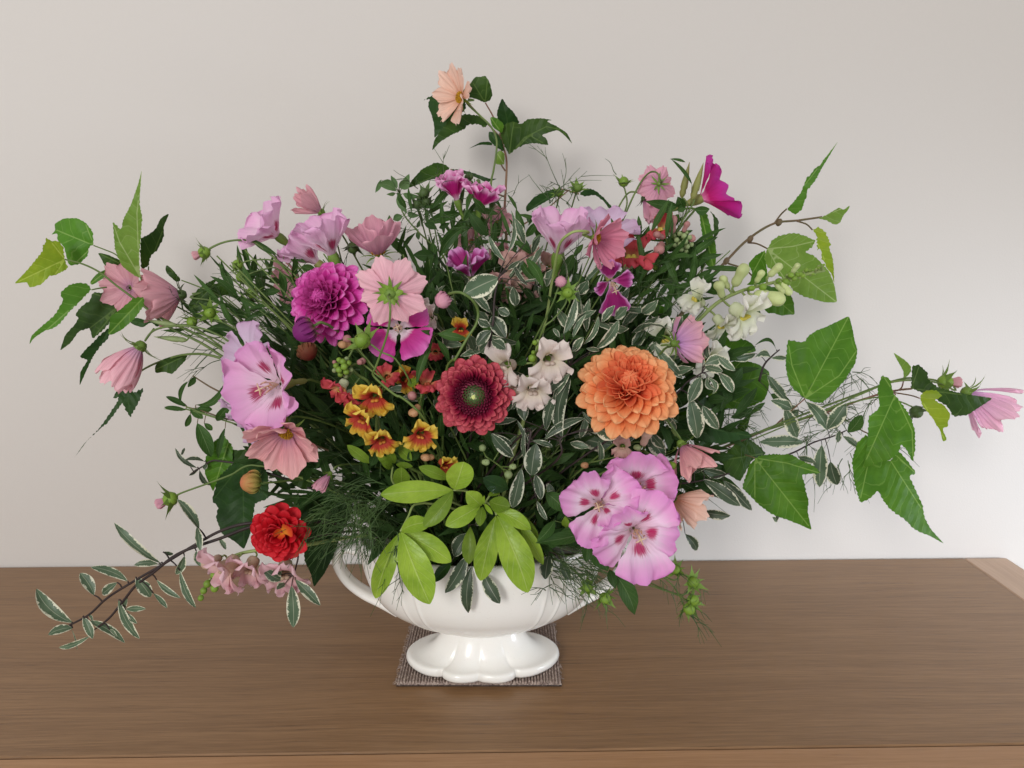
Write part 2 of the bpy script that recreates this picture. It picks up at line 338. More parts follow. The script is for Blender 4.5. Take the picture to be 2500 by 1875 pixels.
for i in range(ny+1):
    for j in range(nx+1):
        s, r = j/nx, i/ny; p = (cm[0]*(1-s)+cm[1]*s)*(1-r)+(cm[3]*(1-s)+cm[2]*s)*r
        rib = abs(math.sin(math.pi*s*54)); lo = abs(math.sin(math.pi*(r*44+.5*(int(s*54) % 2))))
        e = min(s, 1-s, r, 1-r)
        h = .0058*(.30+.70*rib**.8)*(.58+.42*lo**.8)*(.85+.3*noise.noise((s*90, r*70, 0)))*min(1, e*60+.25)
        vs.append(V((p.x+.0006*noise.noise((s*40, r*40, 5)), p.y+.0006*noise.noise((s*40, r*40, 9)), .0015+h))); uv.append((s, r))
n1 = nx+1; g.add(vs, [(i*n1+j, i*n1+j+1, (i+1)*n1+j+1, (i+1)*n1+j) for i in range(ny) for j in range(nx)], uv)
part('pile', g, cmat, mt)
g = Geo(); lo = [V((p.x, p.y, .0005)) for p in cm]; hi = [V((p.x, p.y, .0022)) for p in cm]
g.add(lo+hi, [(0, 3, 2, 1)]+[(k, (k+1) % 4, 4+(k+1) % 4, 4+k) for k in range(4)]); part('backing', g, plain('hessian', C(70,58,54), C(96,84,78), 300, .9), mt)
g = Geo()
for e in range(110):                                               # frayed ends along the cut edges
    k = random.choice((0, 1, 3, 3, 3)); s = random.random(); p = cm[k]*(1-s)+cm[(k+1) % 4]*s; out = (p-(cm[0]+cm[2])/2); out.z = 0; out.normalize()
    p = V((p.x, p.y, .004)); tube(g, [p-out*.002, p+out*.0015+V((0, 0, random.uniform(-.001, .002))), p+out*random.uniform(.001, .0026)+V((random.uniform(-.002, .002), 0, random.uniform(-.002, .001)))], .0004, .0002, 3, 2)
stuff(part('fringe', g, cmat, mt))
# ---------------------------------------------------------------- vase
VD = .262; XC = P(1178, 1500, VD).x
def ceramic():
    t = NT('cream_glaze'); ob = t.obj(); n = t.noise(ob, 14.0, 3.0)
    c = t.mix(n, C(249,246,241,1.0), C(245,241,235,1.0)); sp = t.noise(ob, 900.0, 1.0)
    c = t.mix(t.math('MULTIPLY', t.smooth(sp, .70, .76), .25), c, C(170,160,150))
    return t.out(c, .24, bump=t.noise(ob, 40.0, 3.0), bs=.06, bd=.002, spec=.42, coat=.25, sss=.05)
cer = ceramic()
vase = thing('vase', 'cream glazed oval mantel vase with scalloped foot and two handles', 'vase', (XC, -VD, 0))
def sm(a, b, x): t = max(0, min(1, (x-a)/(b-a))); return t*t*(3-2*t)
bp = [(84, 1532), (112, 1520), (175, 1497), (233, 1466), (262, 1434), (280, 1396), (289, 1366), (295, 1336), (300, 1310)]
bz = [(h*mpp(P(1178, y, VD)), P(1178, y, VD).z) for h, y in bp]
def ring(a, b, z, seg, fn=None):
    return [V((XC+a*(fn(q) if fn else 1)*math.cos(q), -VD+b*(fn(q) if fn else 1)*math.sin(q), z)) for q in (2*math.pi*k/seg for k in range(seg))]
def shell(name, rings, seg, cap=True):
    g = Geo(); vs = [p for r in rings for p in r]; N = len(rings)
    f = [(i*seg+k, i*seg+(k+1) % seg, (i+1)*seg+(k+1) % seg, (i+1)*seg+k) for i in range(N-1) for k in range(seg)]
    if cap: f += [tuple(range(seg))[::-1], tuple((N-1)*seg+k for k in range(seg))]
    g.add(vs, f); return part(name, g, cer, vase)
cur = cr([V((a, 0, z)) for a, z in bz], 5)
def ridge(t):
    def fn(q):
        d = math.degrees(q); r = 0
        for c in (230, 239, 301, 310, 50, 59, 121, 130):
            r += .013*math.exp(-((d-c)/.9)**2)
        r -= .002*sum(math.exp(-((d-c)/3.2)**2) for c in (234.5, 305.5, 54.5, 125.5))
        return 1+r*min(1, t*9)
    return fn
SEG = 720; rings = []
zb = cur[0].z
rings.append(ring(.5*cur[0].x, .3*cur[0].x, zb+.001, SEG))
for i, p in enumerate(cur):
    t = i/(len(cur)-1); rings.append(ring(p.x, p.x*(.62+.02*t), p.z, SEG, ridge(t)))
top = cur[-1]
for da, dz in ((-.0006, .0022), (-.003, .003), (-.0054, .002), (-.0062, -.004)):
    rings.append(ring(top.x+da, top.x*.64+da, top.z+dz, SEG))
for p in cur[::-3][1:]:
    if p.x > .03: rings.append(ring(p.x-.0062, p.x*.63-.0062, p.z+.002, SEG))
shell('bowl', rings, SEG)
fa, fb = 186*mpp(P(1178, 1600, VD)), .051
def notch(w):
    def fn(q):
        d = math.degrees(q); r = 0
        for c, k in ((236, 1), (267, .8), (298, 1), (56, 1), (90, .8), (124, 1)):
            r -= .10*k*(.55*math.exp(-((d-c)/8.0)**2)+.45*math.exp(-((d-c)/2.2)**2))
        for c, k in ((251, .035), (283, .035), (73, .035), (107, .035)): r += k*math.exp(-((d-c)/10)**2)
        return 1+r*w
    return fn
fp = [(.90, 0.0, 1), (.975, .0004, 1), (.996, .0025, 1), (1.0, .0052, 1), (.992, .0078, 1), (.972, .0092, 1), (.94, .0098, 1), (.89, .0098, 1), (.83, .0106, .95), (.77, .0122, .85), (.71, .0148, .7), (.655, .0186, .52), (.605, .0235, .34), (.562, .0290, .2), (.525, .0345, .1), (.498, .040, .03), (.49, .0455, 0)]
zt = zb+.002
rings = [ring(fa*s, (fb*s) if s > .7 else (fb*s*(1-.0*s)), z*(zt/.0455)+.0075, SEG, notch(w)) for s, z, w in fp]
shell('foot', rings, SEG)
def handle(sx):
    pp = [(215, 110), (140, 92), (78, 112), (62, 170), (88, 250), (150, 332), (250, 405), (370, 462), (480, 520)]
    pts = []
    for X, Y in pp:
        p = P(*px('o', X, Y), VD); pts.append(V((p.x-XC, 0, p.z)))
    pts = cr(pts, 6); g = Geo(); vs = []; sg = 14; N = len(pts)
    for i, p in enumerate(pts):
        t = (pts[min(i+1, N-1)]-pts[max(i-1, 0)]).normalized(); n = V((-t.z, 0, t.x)); s = i/(N-1)
        w = .0135-.003*math.sin(math.pi*s); h = .0052+.002*abs(s-.5)
        for k in range(sg):
            a = 2*math.pi*k/sg; c, q = math.cos(a), math.sin(a)
            dish = .0022*max(0, 1-abs(c)*1.6)*(1 if q > 0 else .3)
            v = p+n*(q*h-(dish if q > 0 else -dish))+V((0, c*w, 0)); vs.append(V((XC+v.x*sx, -VD+v.y, v.z)))
    f = [(i*sg+k, i*sg+(k+1) % sg, (i+1)*sg+(k+1) % sg, (i+1)*sg+k) for i in range(N-1) for k in range(sg)]
    if sx < 0: f = [q[::-1] for q in f]
    g.add(vs, f); part('handle', g, cer, vase)
handle(1); handle(-1)
MOUTH = V((XC, -VD, top.z))
# ---------------------------------------------------------------- leaves and stems
def inpoly(x, y, pl):
    c = False; n = len(pl); j = n-1
    for i in range(n):
        if (pl[i][1] > y) != (pl[j][1] > y) and x < (pl[j][0]-pl[i][0])*(y-pl[i][1])/(pl[j][1]-pl[i][1])+pl[i][0]: c = not c
        j = i
    return c
def segd(p, a, b):
    dx, dy = b[0]-a[0], b[1]-a[1]; L = dx*dx+dy*dy; t = 0 if L == 0 else max(0, min(1, ((p[0]-a[0])*dx+(p[1]-a[1])*dy)/L))
    return math.hypot(p[0]-a[0]-t*dx, p[1]-a[1]-t*dy)
def traced(parent, k, outline, base, tip, mat, d=None, off=0.0, tilt=.2, rollt=0.0, curl=.09, fold=.19, serr=1.9, mids=(), lobes=(), name='leaf'):
    """a leaf blade with its own real outline, bent in depth: tilted, folded along the midrib, curled"""
    ol = [px(k, *p) for p in outline]; b = px(k, *base); tp = px(k, *tip); mid = [b]+[px(k, *p) for p in mids]+[tp]
    A = sum(ol[i][0]*ol[(i+1) % len(ol)][1]-ol[(i+1) % len(ol)][0]*ol[i][1] for i in range(len(ol)))
    if A < 0: ol = ol[::-1]
    pts = []; n = len(ol)
    for i in range(n):
        a, c = ol[i], ol[(i+1) % n]; L = math.hypot(c[0]-a[0], c[1]-a[1]); m = max(1, int(L/3.4))
        for q in range(m): pts.append([a[0]+(c[0]-a[0])*q/m, a[1]+(c[1]-a[1])*q/m, q == 0])
    N = len(pts)
    for it in range(3):
        new = []
        for i in range(N):
            p, a, c = pts[i], pts[i-1], pts[(i+1) % N]
            new.append([p[0]*.5+(a[0]+c[0])*.25, p[1]*.5+(a[1]+c[1])*.25, p[2]])
        pts = new
    rd = random.Random(int(b[0]*7+b[1])); out = []; ph = 0.0; tl = 9.0
    for i in range(N):
        p, a, c = pts[i], pts[i-1], pts[(i+1) % N]; tx, ty = c[0]-a[0], c[1]-a[1]; L = math.hypot(tx, ty) or 1
        ph += L*.5/tl
        if ph >= 1: ph -= 1; tl = rd.uniform(7, 15); amp = rd.uniform(.6, 1.3)
        else: amp = locals().get('amp', 1.0)
        s = (serr*2.2*amp*(ph if ph < .72 else (1-ph)*2.5)-serr)*min(1, math.hypot(p[0]-tp[0], p[1]-tp[1])/130+.08); out.append((p[0]+ty/L*s, p[1]-tx/L*s))
    lx, ly = tp[0]-b[0], tp[1]-b[1]; Lp = math.hypot(lx, ly); lx /= Lp; ly /= Lp
    def sq(x, y): return ((x-b[0])*lx+(y-b[1])*ly)/Lp, ((x-b[0])*-ly+(y-b[1])*lx)/Lp
    d0 = (dsurf(*b) if d is None else d)+off; Lm = Lp*mpp(P(*b, d0))
    veins = [mid]+[[b]+[px(k, *p) for p in lb] for lb in lobes]
    side = []
    for vn in veins:
        for sgm in range(len(vn)-1):
            a, c = vn[sgm], vn[sgm+1]; L = math.hypot(c[0]-a[0], c[1]-a[1]); ux, uy = (c[0]-a[0])/L, (c[1]-a[1])/L; m = max(1, int(L/26))
            for q in range(1, m):
                o = (a[0]+ux*L*q/m, a[1]+uy*L*q/m); ln = L*.55*(1-.6*q/m)
                for sg in (1, -1):
                    e = (o[0]+(ux*.72-uy*.7*sg)*ln, o[1]+(uy*.72+ux*.7*sg)*ln); side.append([o, e])
    cv = [V((x, y)) for x, y in out]; ce = [(i, (i+1) % len(out)) for i in range(len(out))]
    for vn in veins:                                                # main veins as mesh edges
        prev = None
        for sgm in range(len(vn)-1):
            a, c = vn[sgm], vn[sgm+1]; m = max(2, int(math.hypot(c[0]-a[0], c[1]-a[1])/7))
            for q in range(m+1):
                x, y = a[0]+(c[0]-a[0])*q/m, a[1]+(c[1]-a[1])*q/m
                if not inpoly(x, y, out) or min((x-w[0])**2+(y-w[1])**2 for w in out) < 9: prev = None; continue
                cv.append(V((x, y))); 
                if prev is not None: ce.append((prev, len(cv)-1))
                prev = len(cv)-1
    st = max(6.0, Lp/22); x0, x1 = min(p[0] for p in out), max(p[0] for p in out); y0, y1 = min(p[1] for p in out), max(p[1] for p in out)
    y = y0; row = 0
    while y < y1:
        x = x0+(st/2 if row % 2 else 0)
        while x < x1:
            if inpoly(x, y, out) and min((x-w[0])**2+(y-w[1])**2 for w in out) > st*st*.3: cv.append(V((x+.3*st*rd.uniform(-1, 1), y+.3*st*rd.uniform(-1, 1))))
            x += st
        y += st*.87; row += 1
    r = delaunay_2d_cdt(cv, ce, [], 1, 1e-4); v2, fs = r[0], r[2]
    g = Geo(); vd = []; vq = []; vs = []; uv = []; mp = Lm/Lp
    for p in v2:
        s, q = sq(p.x, p.y); dm = min(segd(p, w[i], w[i+1]) for w in veins for i in range(len(w)-1))
        dd = d0+Lm*(tilt*s+rollt*q+curl*4*s*(1-s)+fold*min(dm/Lp, .5)+.034*noise.noise((p.x*.013, p.y*.013, 1.0))+.008*noise.noise((p.x*.04, p.y*.04, 4.0)))
        vs.append(P(p.x, p.y, dd)); uv.append((q+.5, s)); vd.append(dm*mp*.7); vq.append(s*Lm-dm*mp*.75)
    g.add(vs, [tuple(f)[::-1] for f in fs if len(f) >= 3], uv); o = part(name, g, mat, parent)
    at = o.data.attributes.new('vd', 'FLOAT', 'POINT'); at.data.foreach_set('value', vd); at = o.data.attributes.new('vs', 'FLOAT', 'POINT'); at.data.foreach_set('value', vq)
    return P(*b, d0)
def lance(parent, A, B, w, mat, pr=(.9, .8), roll=0.0, bend=.08, cup=.3, nrm=None, nu=8, nv=4, wave=0.0, name='leaf', geo=None, side=0.0, twist=0.0):
    A, B = V(A), V(B); y = B-A; L = y.length; y /= L; n = V(nrm) if nrm else (CAM-A).normalized()
    z = n-y*n.dot(y); z = z.normalized() if z.length > .05 else y.orthogonal().normalized(); x = y.cross(z)
    c, s = math.cos(roll), math.sin(roll); x, z = x*c+z*s, z*c-x*s
    mx = (pr[0]/(pr[0]+pr[1]))**pr[0]*(pr[1]/(pr[0]+pr[1]))**pr[1]; rd = random.random()*9
    vs = []; uv = []
    for i in range(nu+1):
        u = .5-.5*math.cos(math.pi*i/nu); hw = .5*w*(u**pr[0]*(1-u)**pr[1]/mx if 0 < u < 1 else .03)
        for j in range(nv+1):
            v = 2*j/nv-1
            xt = x*math.cos(twist*(u-.4))+z*math.sin(twist*(u-.4))
            vs.append(A+y*(L*u)+xt*(hw*v)+x*(side*L*4*u*(1-u))+z*(bend*L*4*u*(1-u)+cup*hw*abs(v)**1.5+wave*hw*math.sin(u*17+rd+v)*abs(v))); uv.append((j/nv, u))
    n1 = nv+1; f = [(i*n1+j, i*n1+j+1, (i+1)*n1+j+1, (i+1)*n1+j) for i in range(nu) for j in range(nv)]
    if geo: return geo.add(vs, f, uv)
    return part(name, Geo().add(vs, f, uv), mat, parent)
def LP(parent, k, a, b, w, mat, off=0.0, dz=0.0, d=None, **kw):
    """leaf given by the places of its base and tip in the photograph; dz = how much nearer the tip is"""
    A = pt(k, *a, off, d); x, y = px(k, *a); d0 = (dsurf(x, y) if d is None else d)+off
    B = P(*px(k, *b), d0+dz); return lance(parent, A, B, w*ZK[k][2]*mpp(A), mat, **kw)
def to_mouth(p, last=None):
    a = random.random()*6.28; m = MOUTH+V((math.cos(a)*.045, math.sin(a)*.022, -.03)); q = p.lerp(m, .55); q.z += .02
    q.y = max(q.y, -VD-.05) if p.y < -VD else q.y
    return [q, m]
# ---------------------------------------------------------------- flower builders
COS = [(0, .20), (.2, .40), (.5, .78), (.78, 1.0), (.93, .95), (1, .78)]
GOD = [(0, .10), (.14, .17), (.35, .46), (.6, .84), (.82, 1.0), (.94, .97), (1, .80)]
def SPO(u): return .40+.60*sm(0, .62, u) if u < .62 else .04+.96*math.sqrt(max(0, 1-((u-.62)/.38)**2.3))
LOB = [(0, .5), (.4, .8), (.75, 1.0), (.92, .85), (1, .55)]
CACHE = {}
def meshes(key, mat, n, fn):
    k = (key, mat.name)
    if k not in CACHE: CACHE[k] = [fn(i).mesh(key, mat) for i in range(n)]
    return CACHE[k]
def one(key, mat, fn): return meshes(key, mat, 1, lambda i: fn())[0]
def wpts(k, stem, dd, d=None):
    out = []
    for p in stem:
        kk, p = (p[0], p[1:]) if isinstance(p[0], str) else (k, p)
        out.append(pt(kk, p[0], p[1], 0, d) if len(p) == 2 else pt(kk, p[0], p[1], 0, dd+p[2]))
    return out
def stem_part(root, base, pts, r, mat, back=None, mouth=True, extra=(), r1=None, name='stem'):
    g = Geo(); pl = ([base] if back is None else [base, back])+list(pts)
    if not pts and mouth: q = pl[-1].lerp(MOUTH, .25); q.y += .05; pl.append(q)
    if mouth: pl += to_mouth(pl[-1])
    tube(g, pl, r1 or r*.8, r, 6, 6)
    for e in extra: tube(g, e, r*.6, r*.7, 5, 5)
    return part(name, g, mat, root)
def bract_geo(): return petal(.26, [(0, .8), (.25, 1), (.6, .5), (1, .04)], bend=-.9, cup=.3, tipr=0, nu=6, nv=2)
def cosmos(label, k, c, Lp, axis, th, mat, n=8, cs=1.0, off=0.0, d=None, stem=(), seed=1, W=.62, disc=True, bend=.35, cal='calyx', jit=.10, mouth=True, lens=None, sm='stem', skip=(), r=.0011, leaf=(), cname='cosmos_flower', cat='flower', group=None):
    rd = random.Random(seed); A = ax(axis); x0, y0 = px(k, *c); dd = (dsurf(x0, y0) if d is None else d)+off
    B = P(x0, y0, dd); L = Lp*ZK[k][2]*mpp(B)
    root = thing(cname, label, cat, B, group)
    ms = meshes('cosmos_petal_%d_%d' % (int(bend*100), int(W*100)), mat, 5, lambda i: petal(W, COS, bend=bend+.1*(i-2)*.5, cup=.26, tipr=.20, teeth=3, tamp=.055, groove=.045, gn=7, ruf=.05, rn=2, seed=i+3, nu=11, nv=14))
    ph = rd.random()*6
    for i in range(n):
        if i in skip: continue
        s = L*rd.uniform(.92, 1.06)*(lens[i % len(lens)] if lens else 1)
        t = th[i % len(th)] if isinstance(th, (list, tuple)) else th
        link('petal', ms[rd.randrange(5)], root, pm(A, B+A*(.0006*(i % 2)), ph+i*2*math.pi/n+rd.uniform(-.07, .07), R(t)+rd.uniform(-jit, jit), (s*rd.uniform(.95, 1.08), s, s), .05*L, rd.uniform(-.15, .15)))
    if disc:
        g = Geo(); q = .17*L
        for i in range(60):
            a = i*2.39996; rr = q*math.sqrt(i/60); h = .10*L*(1-.5*(rr/q)**2)
            ellip(g, Matrix.Translation(V((rr*math.cos(a), rr*math.sin(a), h))) @ Matrix.Diagonal((q*.11, q*.11, q*.30, 1)), 5, 3)
        link('disc', g.mesh('disc', M['disc_yellow']), root, frame(A, B+A*.02*L))
    cu = one('calyx_cup', M[cal], lambda: lathe(Geo(), [(.02, -.11), (.07, -.10), (.10, -.05), (.115, .0), (.112, .05), (.085, .09)], 12, fn=lambda a, t: 1+.06*math.cos(8*a)))
    link('calyx', cu, root, frame(A, B-A*.02*L, L*cs))
    bm = one('bract', M[cal], bract_geo)
    for i in range(8):
        link('bract', bm, root, pm(A, B-A*.03*L, ph+(i+.5)*math.pi/4+rd.uniform(-.1, .1), R(min(105, (th if not isinstance(th, (list, tuple)) else th[0])+rd.uniform(5, 25))), .42*L*rd.uniform(.8, 1.1), .13*L))
    if cs > 1:
        bm2 = one('inner_bract', M['bud_green'], lambda: petal(.55, [(0, .8), (.4, 1), (.8, .5), (1, .05)], bend=-1.2, cup=.3, tipr=0, nu=6, nv=3))
        for i in range(9): link('bract', bm2, root, pm(A, B-A*.10*L, ph+i*.7+rd.uniform(-.2, .2), R(rd.uniform(60, 95)), .22*L*cs*rd.uniform(.8, 1.2), .03*L, rd.uniform(-.3, .3)))
    sp = wpts(k, stem, dd, d)
    stem_part(root, B-A*.25*L, sp, r, M[sm], back=B-A*.45*L, mouth=mouth)
    return root, B, L
def stamens(root, B, A, L, seed, n=8):
    rd = random.Random(seed); g = Geo(); h = Geo()
    for i in range(n):
        a = i*6.28/n+rd.random()*.4; d = (frame(A).to_3x3() @ V((math.cos(a)*.3, math.sin(a)*.3, 1))).normalized()
        e = B+d*L*rd.uniform(.30, .42)+V((0, 0, -.03*L)); tube(g, [B+A*.05*L, B+d*L*.2, e], .009*L, .006*L, 4, 3, mi=0)
        ellip(h, frame(V((rd.uniform(-1, 1), rd.uniform(-1, 1), rd.uniform(-1, 1))), e, (.016*L, .016*L, .05*L)), 5, 4)
    part('stamens', g, M['stamen'], root); part('anther', h, M['anther'], root)
    g = Geo(); e = B+A*L*.48+V((0, 0, -.05*L)); tube(g, [B+A*.05*L, B+A*L*.3, e], .013*L, .012*L, 5, 3)
    for i in range(4):
        a = i*1.57+.4; d = frame(A).to_3x3() @ V((math.cos(a), math.sin(a), .35)); tube(g, [e, e+d*.06*L, e+d*.12*L-A*.02*L], .017*L, .010*L, 5, 3)
    part('stigma', g, M['stamen'], root)
def godetia(label, k, c, Lp, axis, th, mat, off=0.0, d=None, stem=(), seed=1, W=1.22, bend=-.55, n=4, tws=.16, lens=None, sta=True, cal='calyx_gold', skip=(), phi=None, group=None, mouth=True, r=.0014):
    rd = random.Random(seed); A = ax(axis); x0, y0 = px(k, *c); dd = (dsurf(x0, y0) if d is None else d)+off
    B = P(x0, y0, dd); L = Lp*ZK[k][2]*mpp(B)
    root = thing('godetia_flower', label, 'flower', B, group)
    ms = meshes('godetia_petal_%d_%d' % (int(bend*100), int(W*100)), mat, 5, lambda i: petal(W, GOD, bend=bend+.12*(i-2)*.5, cup=.20, tipr=.22, teeth=9, tamp=.016, groove=.022, gn=13, ruf=.115, rn=2.7, seed=i+11, nu=16, nv=20))
    ph = rd.random()*6 if phi is None else R(phi)
    for i in range(n):
        if i in skip: continue
        t = th[i % len(th)] if isinstance(th, (list, tuple)) else th; s = L*rd.uniform(.95, 1.05)*(lens[i % len(lens)] if lens else 1)
        link('petal', ms[rd.randrange(5)], root, pm(A, B, ph+i*2*math.pi/n+rd.uniform(-.08, .08), R(t)+rd.uniform(-.05, .05), s, .03*L, tws+rd.uniform(-.05, .05)))
    if sta: stamens(root, B, A, L, seed)
    cu = one('godetia_calyx', M[cal], lambda: lathe(Geo(), [(.03, -.62), (.055, -.56), (.06, -.44), (.05, -.36), (.07, -.28), (.11, -.14), (.12, -.02), (.10, .06)], 10, fn=lambda a, t: 1+.12*math.cos(4*a)))
    link('calyx', cu, root, frame(A, B, L))
    sp = wpts(k, stem, dd, d)
    stem_part(root, B-A*.6*L, sp, r, M['stem'], back=B-A*.75*L, mouth=mouth)
    return root, B, L
def dahlia(label, k, c, Rp, axis, kind, n, mats, off=0.0, d=None, seed=1, th=(104, 16), ln=(1, .62), rad=(.10, .02), lift=(0, .0), W=.50, jit=.10, stem=(), tp=.9, q=(.34, .62)):
    rd = random.Random(seed); A = ax(axis); x0, y0 = px(k, *c); B = P(x0, y0, (dsurf(x0, y0) if d is None else d)+off); L = Rp*ZK[k][2]*mpp(B)
    root = thing('dahlia_flower', label, 'flower', B)
    m0, m1 = mats; wk = int(W*100)
    op = meshes('dahlia_petal_%d' % wk, m0, 4, lambda i: petal(W, SPO, bend=-.30+.12*i, cup=.14, tipr=.0, roll=.9, groove=.012, gn=4, ruf=.045, rn=1.4, seed=i, nu=10, nv=9))
    md = meshes('dahlia_cup_%d' % wk, m0, 4, lambda i: petal(W*1.2, SPO, bend=-.25+.12*i, cup=.08, tipr=.0, roll=1.75, ruf=.04, rn=1.4, seed=i, nu=10, nv=9))
    rl = meshes('dahlia_quill_%d' % wk, m1, 3, lambda i: petal(W*1.3, SPO, bend=-.05+.15*i, cup=.04, tipr=.0, roll=2.7, seed=i, nu=9, nv=9))
    for i in range(n):
        t = (i/(n-1))**tp; a = i*2.399963+rd.uniform(-.06, .06); thq = R(th[0]+(th[1]-th[0])*t)+rd.uniform(-jit, jit)
        s = L*(ln[0]+(ln[1]-ln[0])*t)*rd.uniform(.95, 1.05)-L*(rad[0]+(rad[1]-rad[0])*t)*math.sin(thq)*(1 if kind == 'burg' else 0)
        m = (op if t < q[0] else md if t < q[1] else rl) if kind != 'loose' else op; m = m[rd.randrange(len(m))]
        wd = L*(1 if kind != 'burg' else .86)*(1-.38*t)
        link('petal', m, root, pm(A, B+A*L*(lift[0]+(lift[1]-lift[0])*t), a, thq, (wd, s, wd), L*(rad[0]+(rad[1]-rad[0])*t), rd.uniform(-.28, .28)))
    if kind == 'deco':                                              # the still closed button
        cb = B+A*L*(ln[1]*.62); g = Geo(); ellip(g, frame(A, cb, (.15*L, .15*L, .16*L)), 12, 8); part('core', g, m1, root)
        cm = meshes('button_petal', m1, 3, lambda i: petal(.62, [(0, .6), (.4, 1), (.8, .6), (1, .1)], bend=2.0, cup=-.35, tipr=0, seed=i, nu=8, nv=4))
        for i in range(26):
            t = i/25; link('petal', cm[i % 3], root, pm(A, cb+A*L*(-.18+.14*t), i*2.4, R(38-30*t), (L*(.44-.2*t), L*(.50-.14*t), L*(.50-.14*t)), L*(.16-.10*t)))
    g = Geo(); ellip(g, frame(A, B-A*.04*L, (.34*L, .34*L, .22*L)), 12, 8); part('receptacle', g, M['calyx_dark'] if kind == 'burg' else m1, root)
    bm = one('bract', M['calyx'], bract_geo)
    for i in range(6): link('bract', bm, root, pm(A, B-A*.12*L, i*1.047, R(120), .40*L, .1*L))
    stem_part(root, B-A*.1*L, [pt(k, *p) for p in stem], .0021, M['stem'], back=B-A*.6*L)
    return root, B, A, L
def bud(label, k, c, Rp, axis, off=0.0, d=None, stem=(), kind='cosmos', mat='bud_green', tip=None, seed=1, mouth=True, r=.0008, sm='stem', group=None):
    rd = random.Random(seed); A = ax(axis); x0, y0 = px(k, *c); dd = (dsurf(x0, y0) if d is None else d)+off; B = P(x0, y0, dd); L = Rp*ZK[k][2]*mpp(B)
    root = thing('flower_bud', label, 'bud', B, group)
    if kind == 'long':
        body = one('long_bud', M[mat], lambda: lathe(Geo(), [(.05, -1.35), (.16, -1.2), (.24, -.95), (.20, -.72), (.26, -.55), (.24, -.1), (.16, .5), (.07, 1.0), (.01, 1.35)], 10, fn=lambda a, t: 1+.08*math.cos(4*a)))
        link('bud_case', body, root, frame(A, B, L)); lo = 1.3
    elif kind == 'petals':                                          # rounded dahlia bud of wrapped petals
        g = Geo(); ellip(g, frame(A, B, L*.92), 12, 8); part('core', g, tip, root)
        ms = meshes('bud_petal', tip, 3, lambda i: petal(.62, [(0, .6), (.4, 1), (.8, .6), (1, .1)], bend=2.1, cup=-.35, tipr=0, seed=i, nu=8, nv=4))
        for i in range(64):
            t = i/63; l2 = L*(1.45-.75*t); link('petal', ms[i % 3], root, pm(A, B+A*L*(-.75+.82*t), i*2.4, R(64-50*t), (l2*.52, l2, l2*rd.uniform(.92, 1.06)), L*(.55-.32*t), rd.uniform(-.25, .25)))
        bm = one('bract', M['calyx_dark'], bract_geo)
        for i in range(9): link('bract', bm, root, pm(A, B-A*.75*L, i*.7, R(70+25*(i % 2)), 1.0*L, .3*L))
        lo = .95
    else:
        body = one('bud_ball', M[mat], lambda: lathe(Geo(), [(.12, -.98), (.55, -.85), (.88, -.45), (.95, 0), (.78, .5), (.45, .82), (.1, .95)], 12, fn=lambda a, t: 1+.05*math.cos(8*a)))
        link('bud_case', body, root, frame(A, B, L))
        bm = one('bud_bract', M[mat if mat != 'bud_green' else 'calyx'], lambda: petal(.42, [(0, .9), (.3, 1), (.55, .5), (.75, .2), (1, .03)], bend=-.5, cup=.2, tipr=0, nu=7, nv=2))
        for i in range(8): link('bract', bm, root, pm(A, B-A*.5*L, i*.785+rd.uniform(-.1, .1), R(rd.uniform(28, 62)), L*rd.uniform(1.9, 2.7), .62*L))
        if tip:
            ms = meshes('bud_tip', tip, 2, lambda i: petal(.8, COS, bend=.3, cup=.4, tipr=.1, teeth=3, tamp=.1, seed=i, nu=6, nv=6))
            for i in range(6): link('petal', ms[i % 2], root, pm(A, B+A*.2*L, i*1.05, R(16), L*1.7, .35*L))
        lo = .95
    sp = wpts(k, stem, dd, d)
    stem_part(root, B-A*lo*L, sp, r, M[sm], back=B-A*(lo+.5)*L if not stem else None, mouth=mouth, r1=r)
    return root
SNAP = {}
def snap_meshes(tube_m, lip_m, pal_m):
    key = (tube_m.name, lip_m.name, pal_m.name)
    if key not in SNAP:
        body = lathe(Geo(), [(.10, 0), (.19, .05), (.21, .15), (.19, .28), (.23, .40), (.29, .50)], 14, fn=lambda a, t: 1+.10*math.cos(2*a)*t)
        up = Geo(); lo = Geo(); pa = Geo()
        def put(g, geo, mat): g.add(geo.v, geo.f, geo.uv, mat)
        for i, s in ((0, -1), (1, 1)):
            put(up, petal(.86, LOB, bend=-1.3, cup=.30, tipr=.30, teeth=3, tamp=.07, ruf=.16, rn=1.8, seed=i+2, nu=10, nv=10, roll=.5),
                Matrix.Translation(V((s*.07, .14, .38))) @ Matrix.Rotation(s*-.42, 4, 'Z') @ Matrix.Rotation(1.05+.1*s, 4, 'X') @ Matrix.Scale(.86, 4))
        for i, s in ((0, -1), (1, 0), (2, 1)):
            put(lo, petal(.92, LOB, bend=-2.0, cup=.12, tipr=.30, teeth=3, tamp=.08, ruf=.20, rn=1.9, seed=i+6, nu=10, nv=10),
                Matrix.Translation(V((s*.12, -.10, .42))) @ Matrix.Rotation(math.pi+s*.70, 4, 'Z') @ Matrix.Rotation(1.15-.15*abs(s), 4, 'X') @ Matrix.Scale(.80, 4))
        for s in (-1, 1): ellip(pa, Matrix.Translation(V((s*.07, -.11, .50))) @ Matrix.Rotation(-.5, 4, 'X') @ Matrix.Diagonal((.09, .07, .15, 1)), 10, 7)
        SNAP[key] = (body.mesh('floret_tube', tube_m), up.mesh('upper_lip', lip_m), lo.mesh('lower_lip', lip_m), pa.mesh('palate', pal_m))
    return SNAP[key]
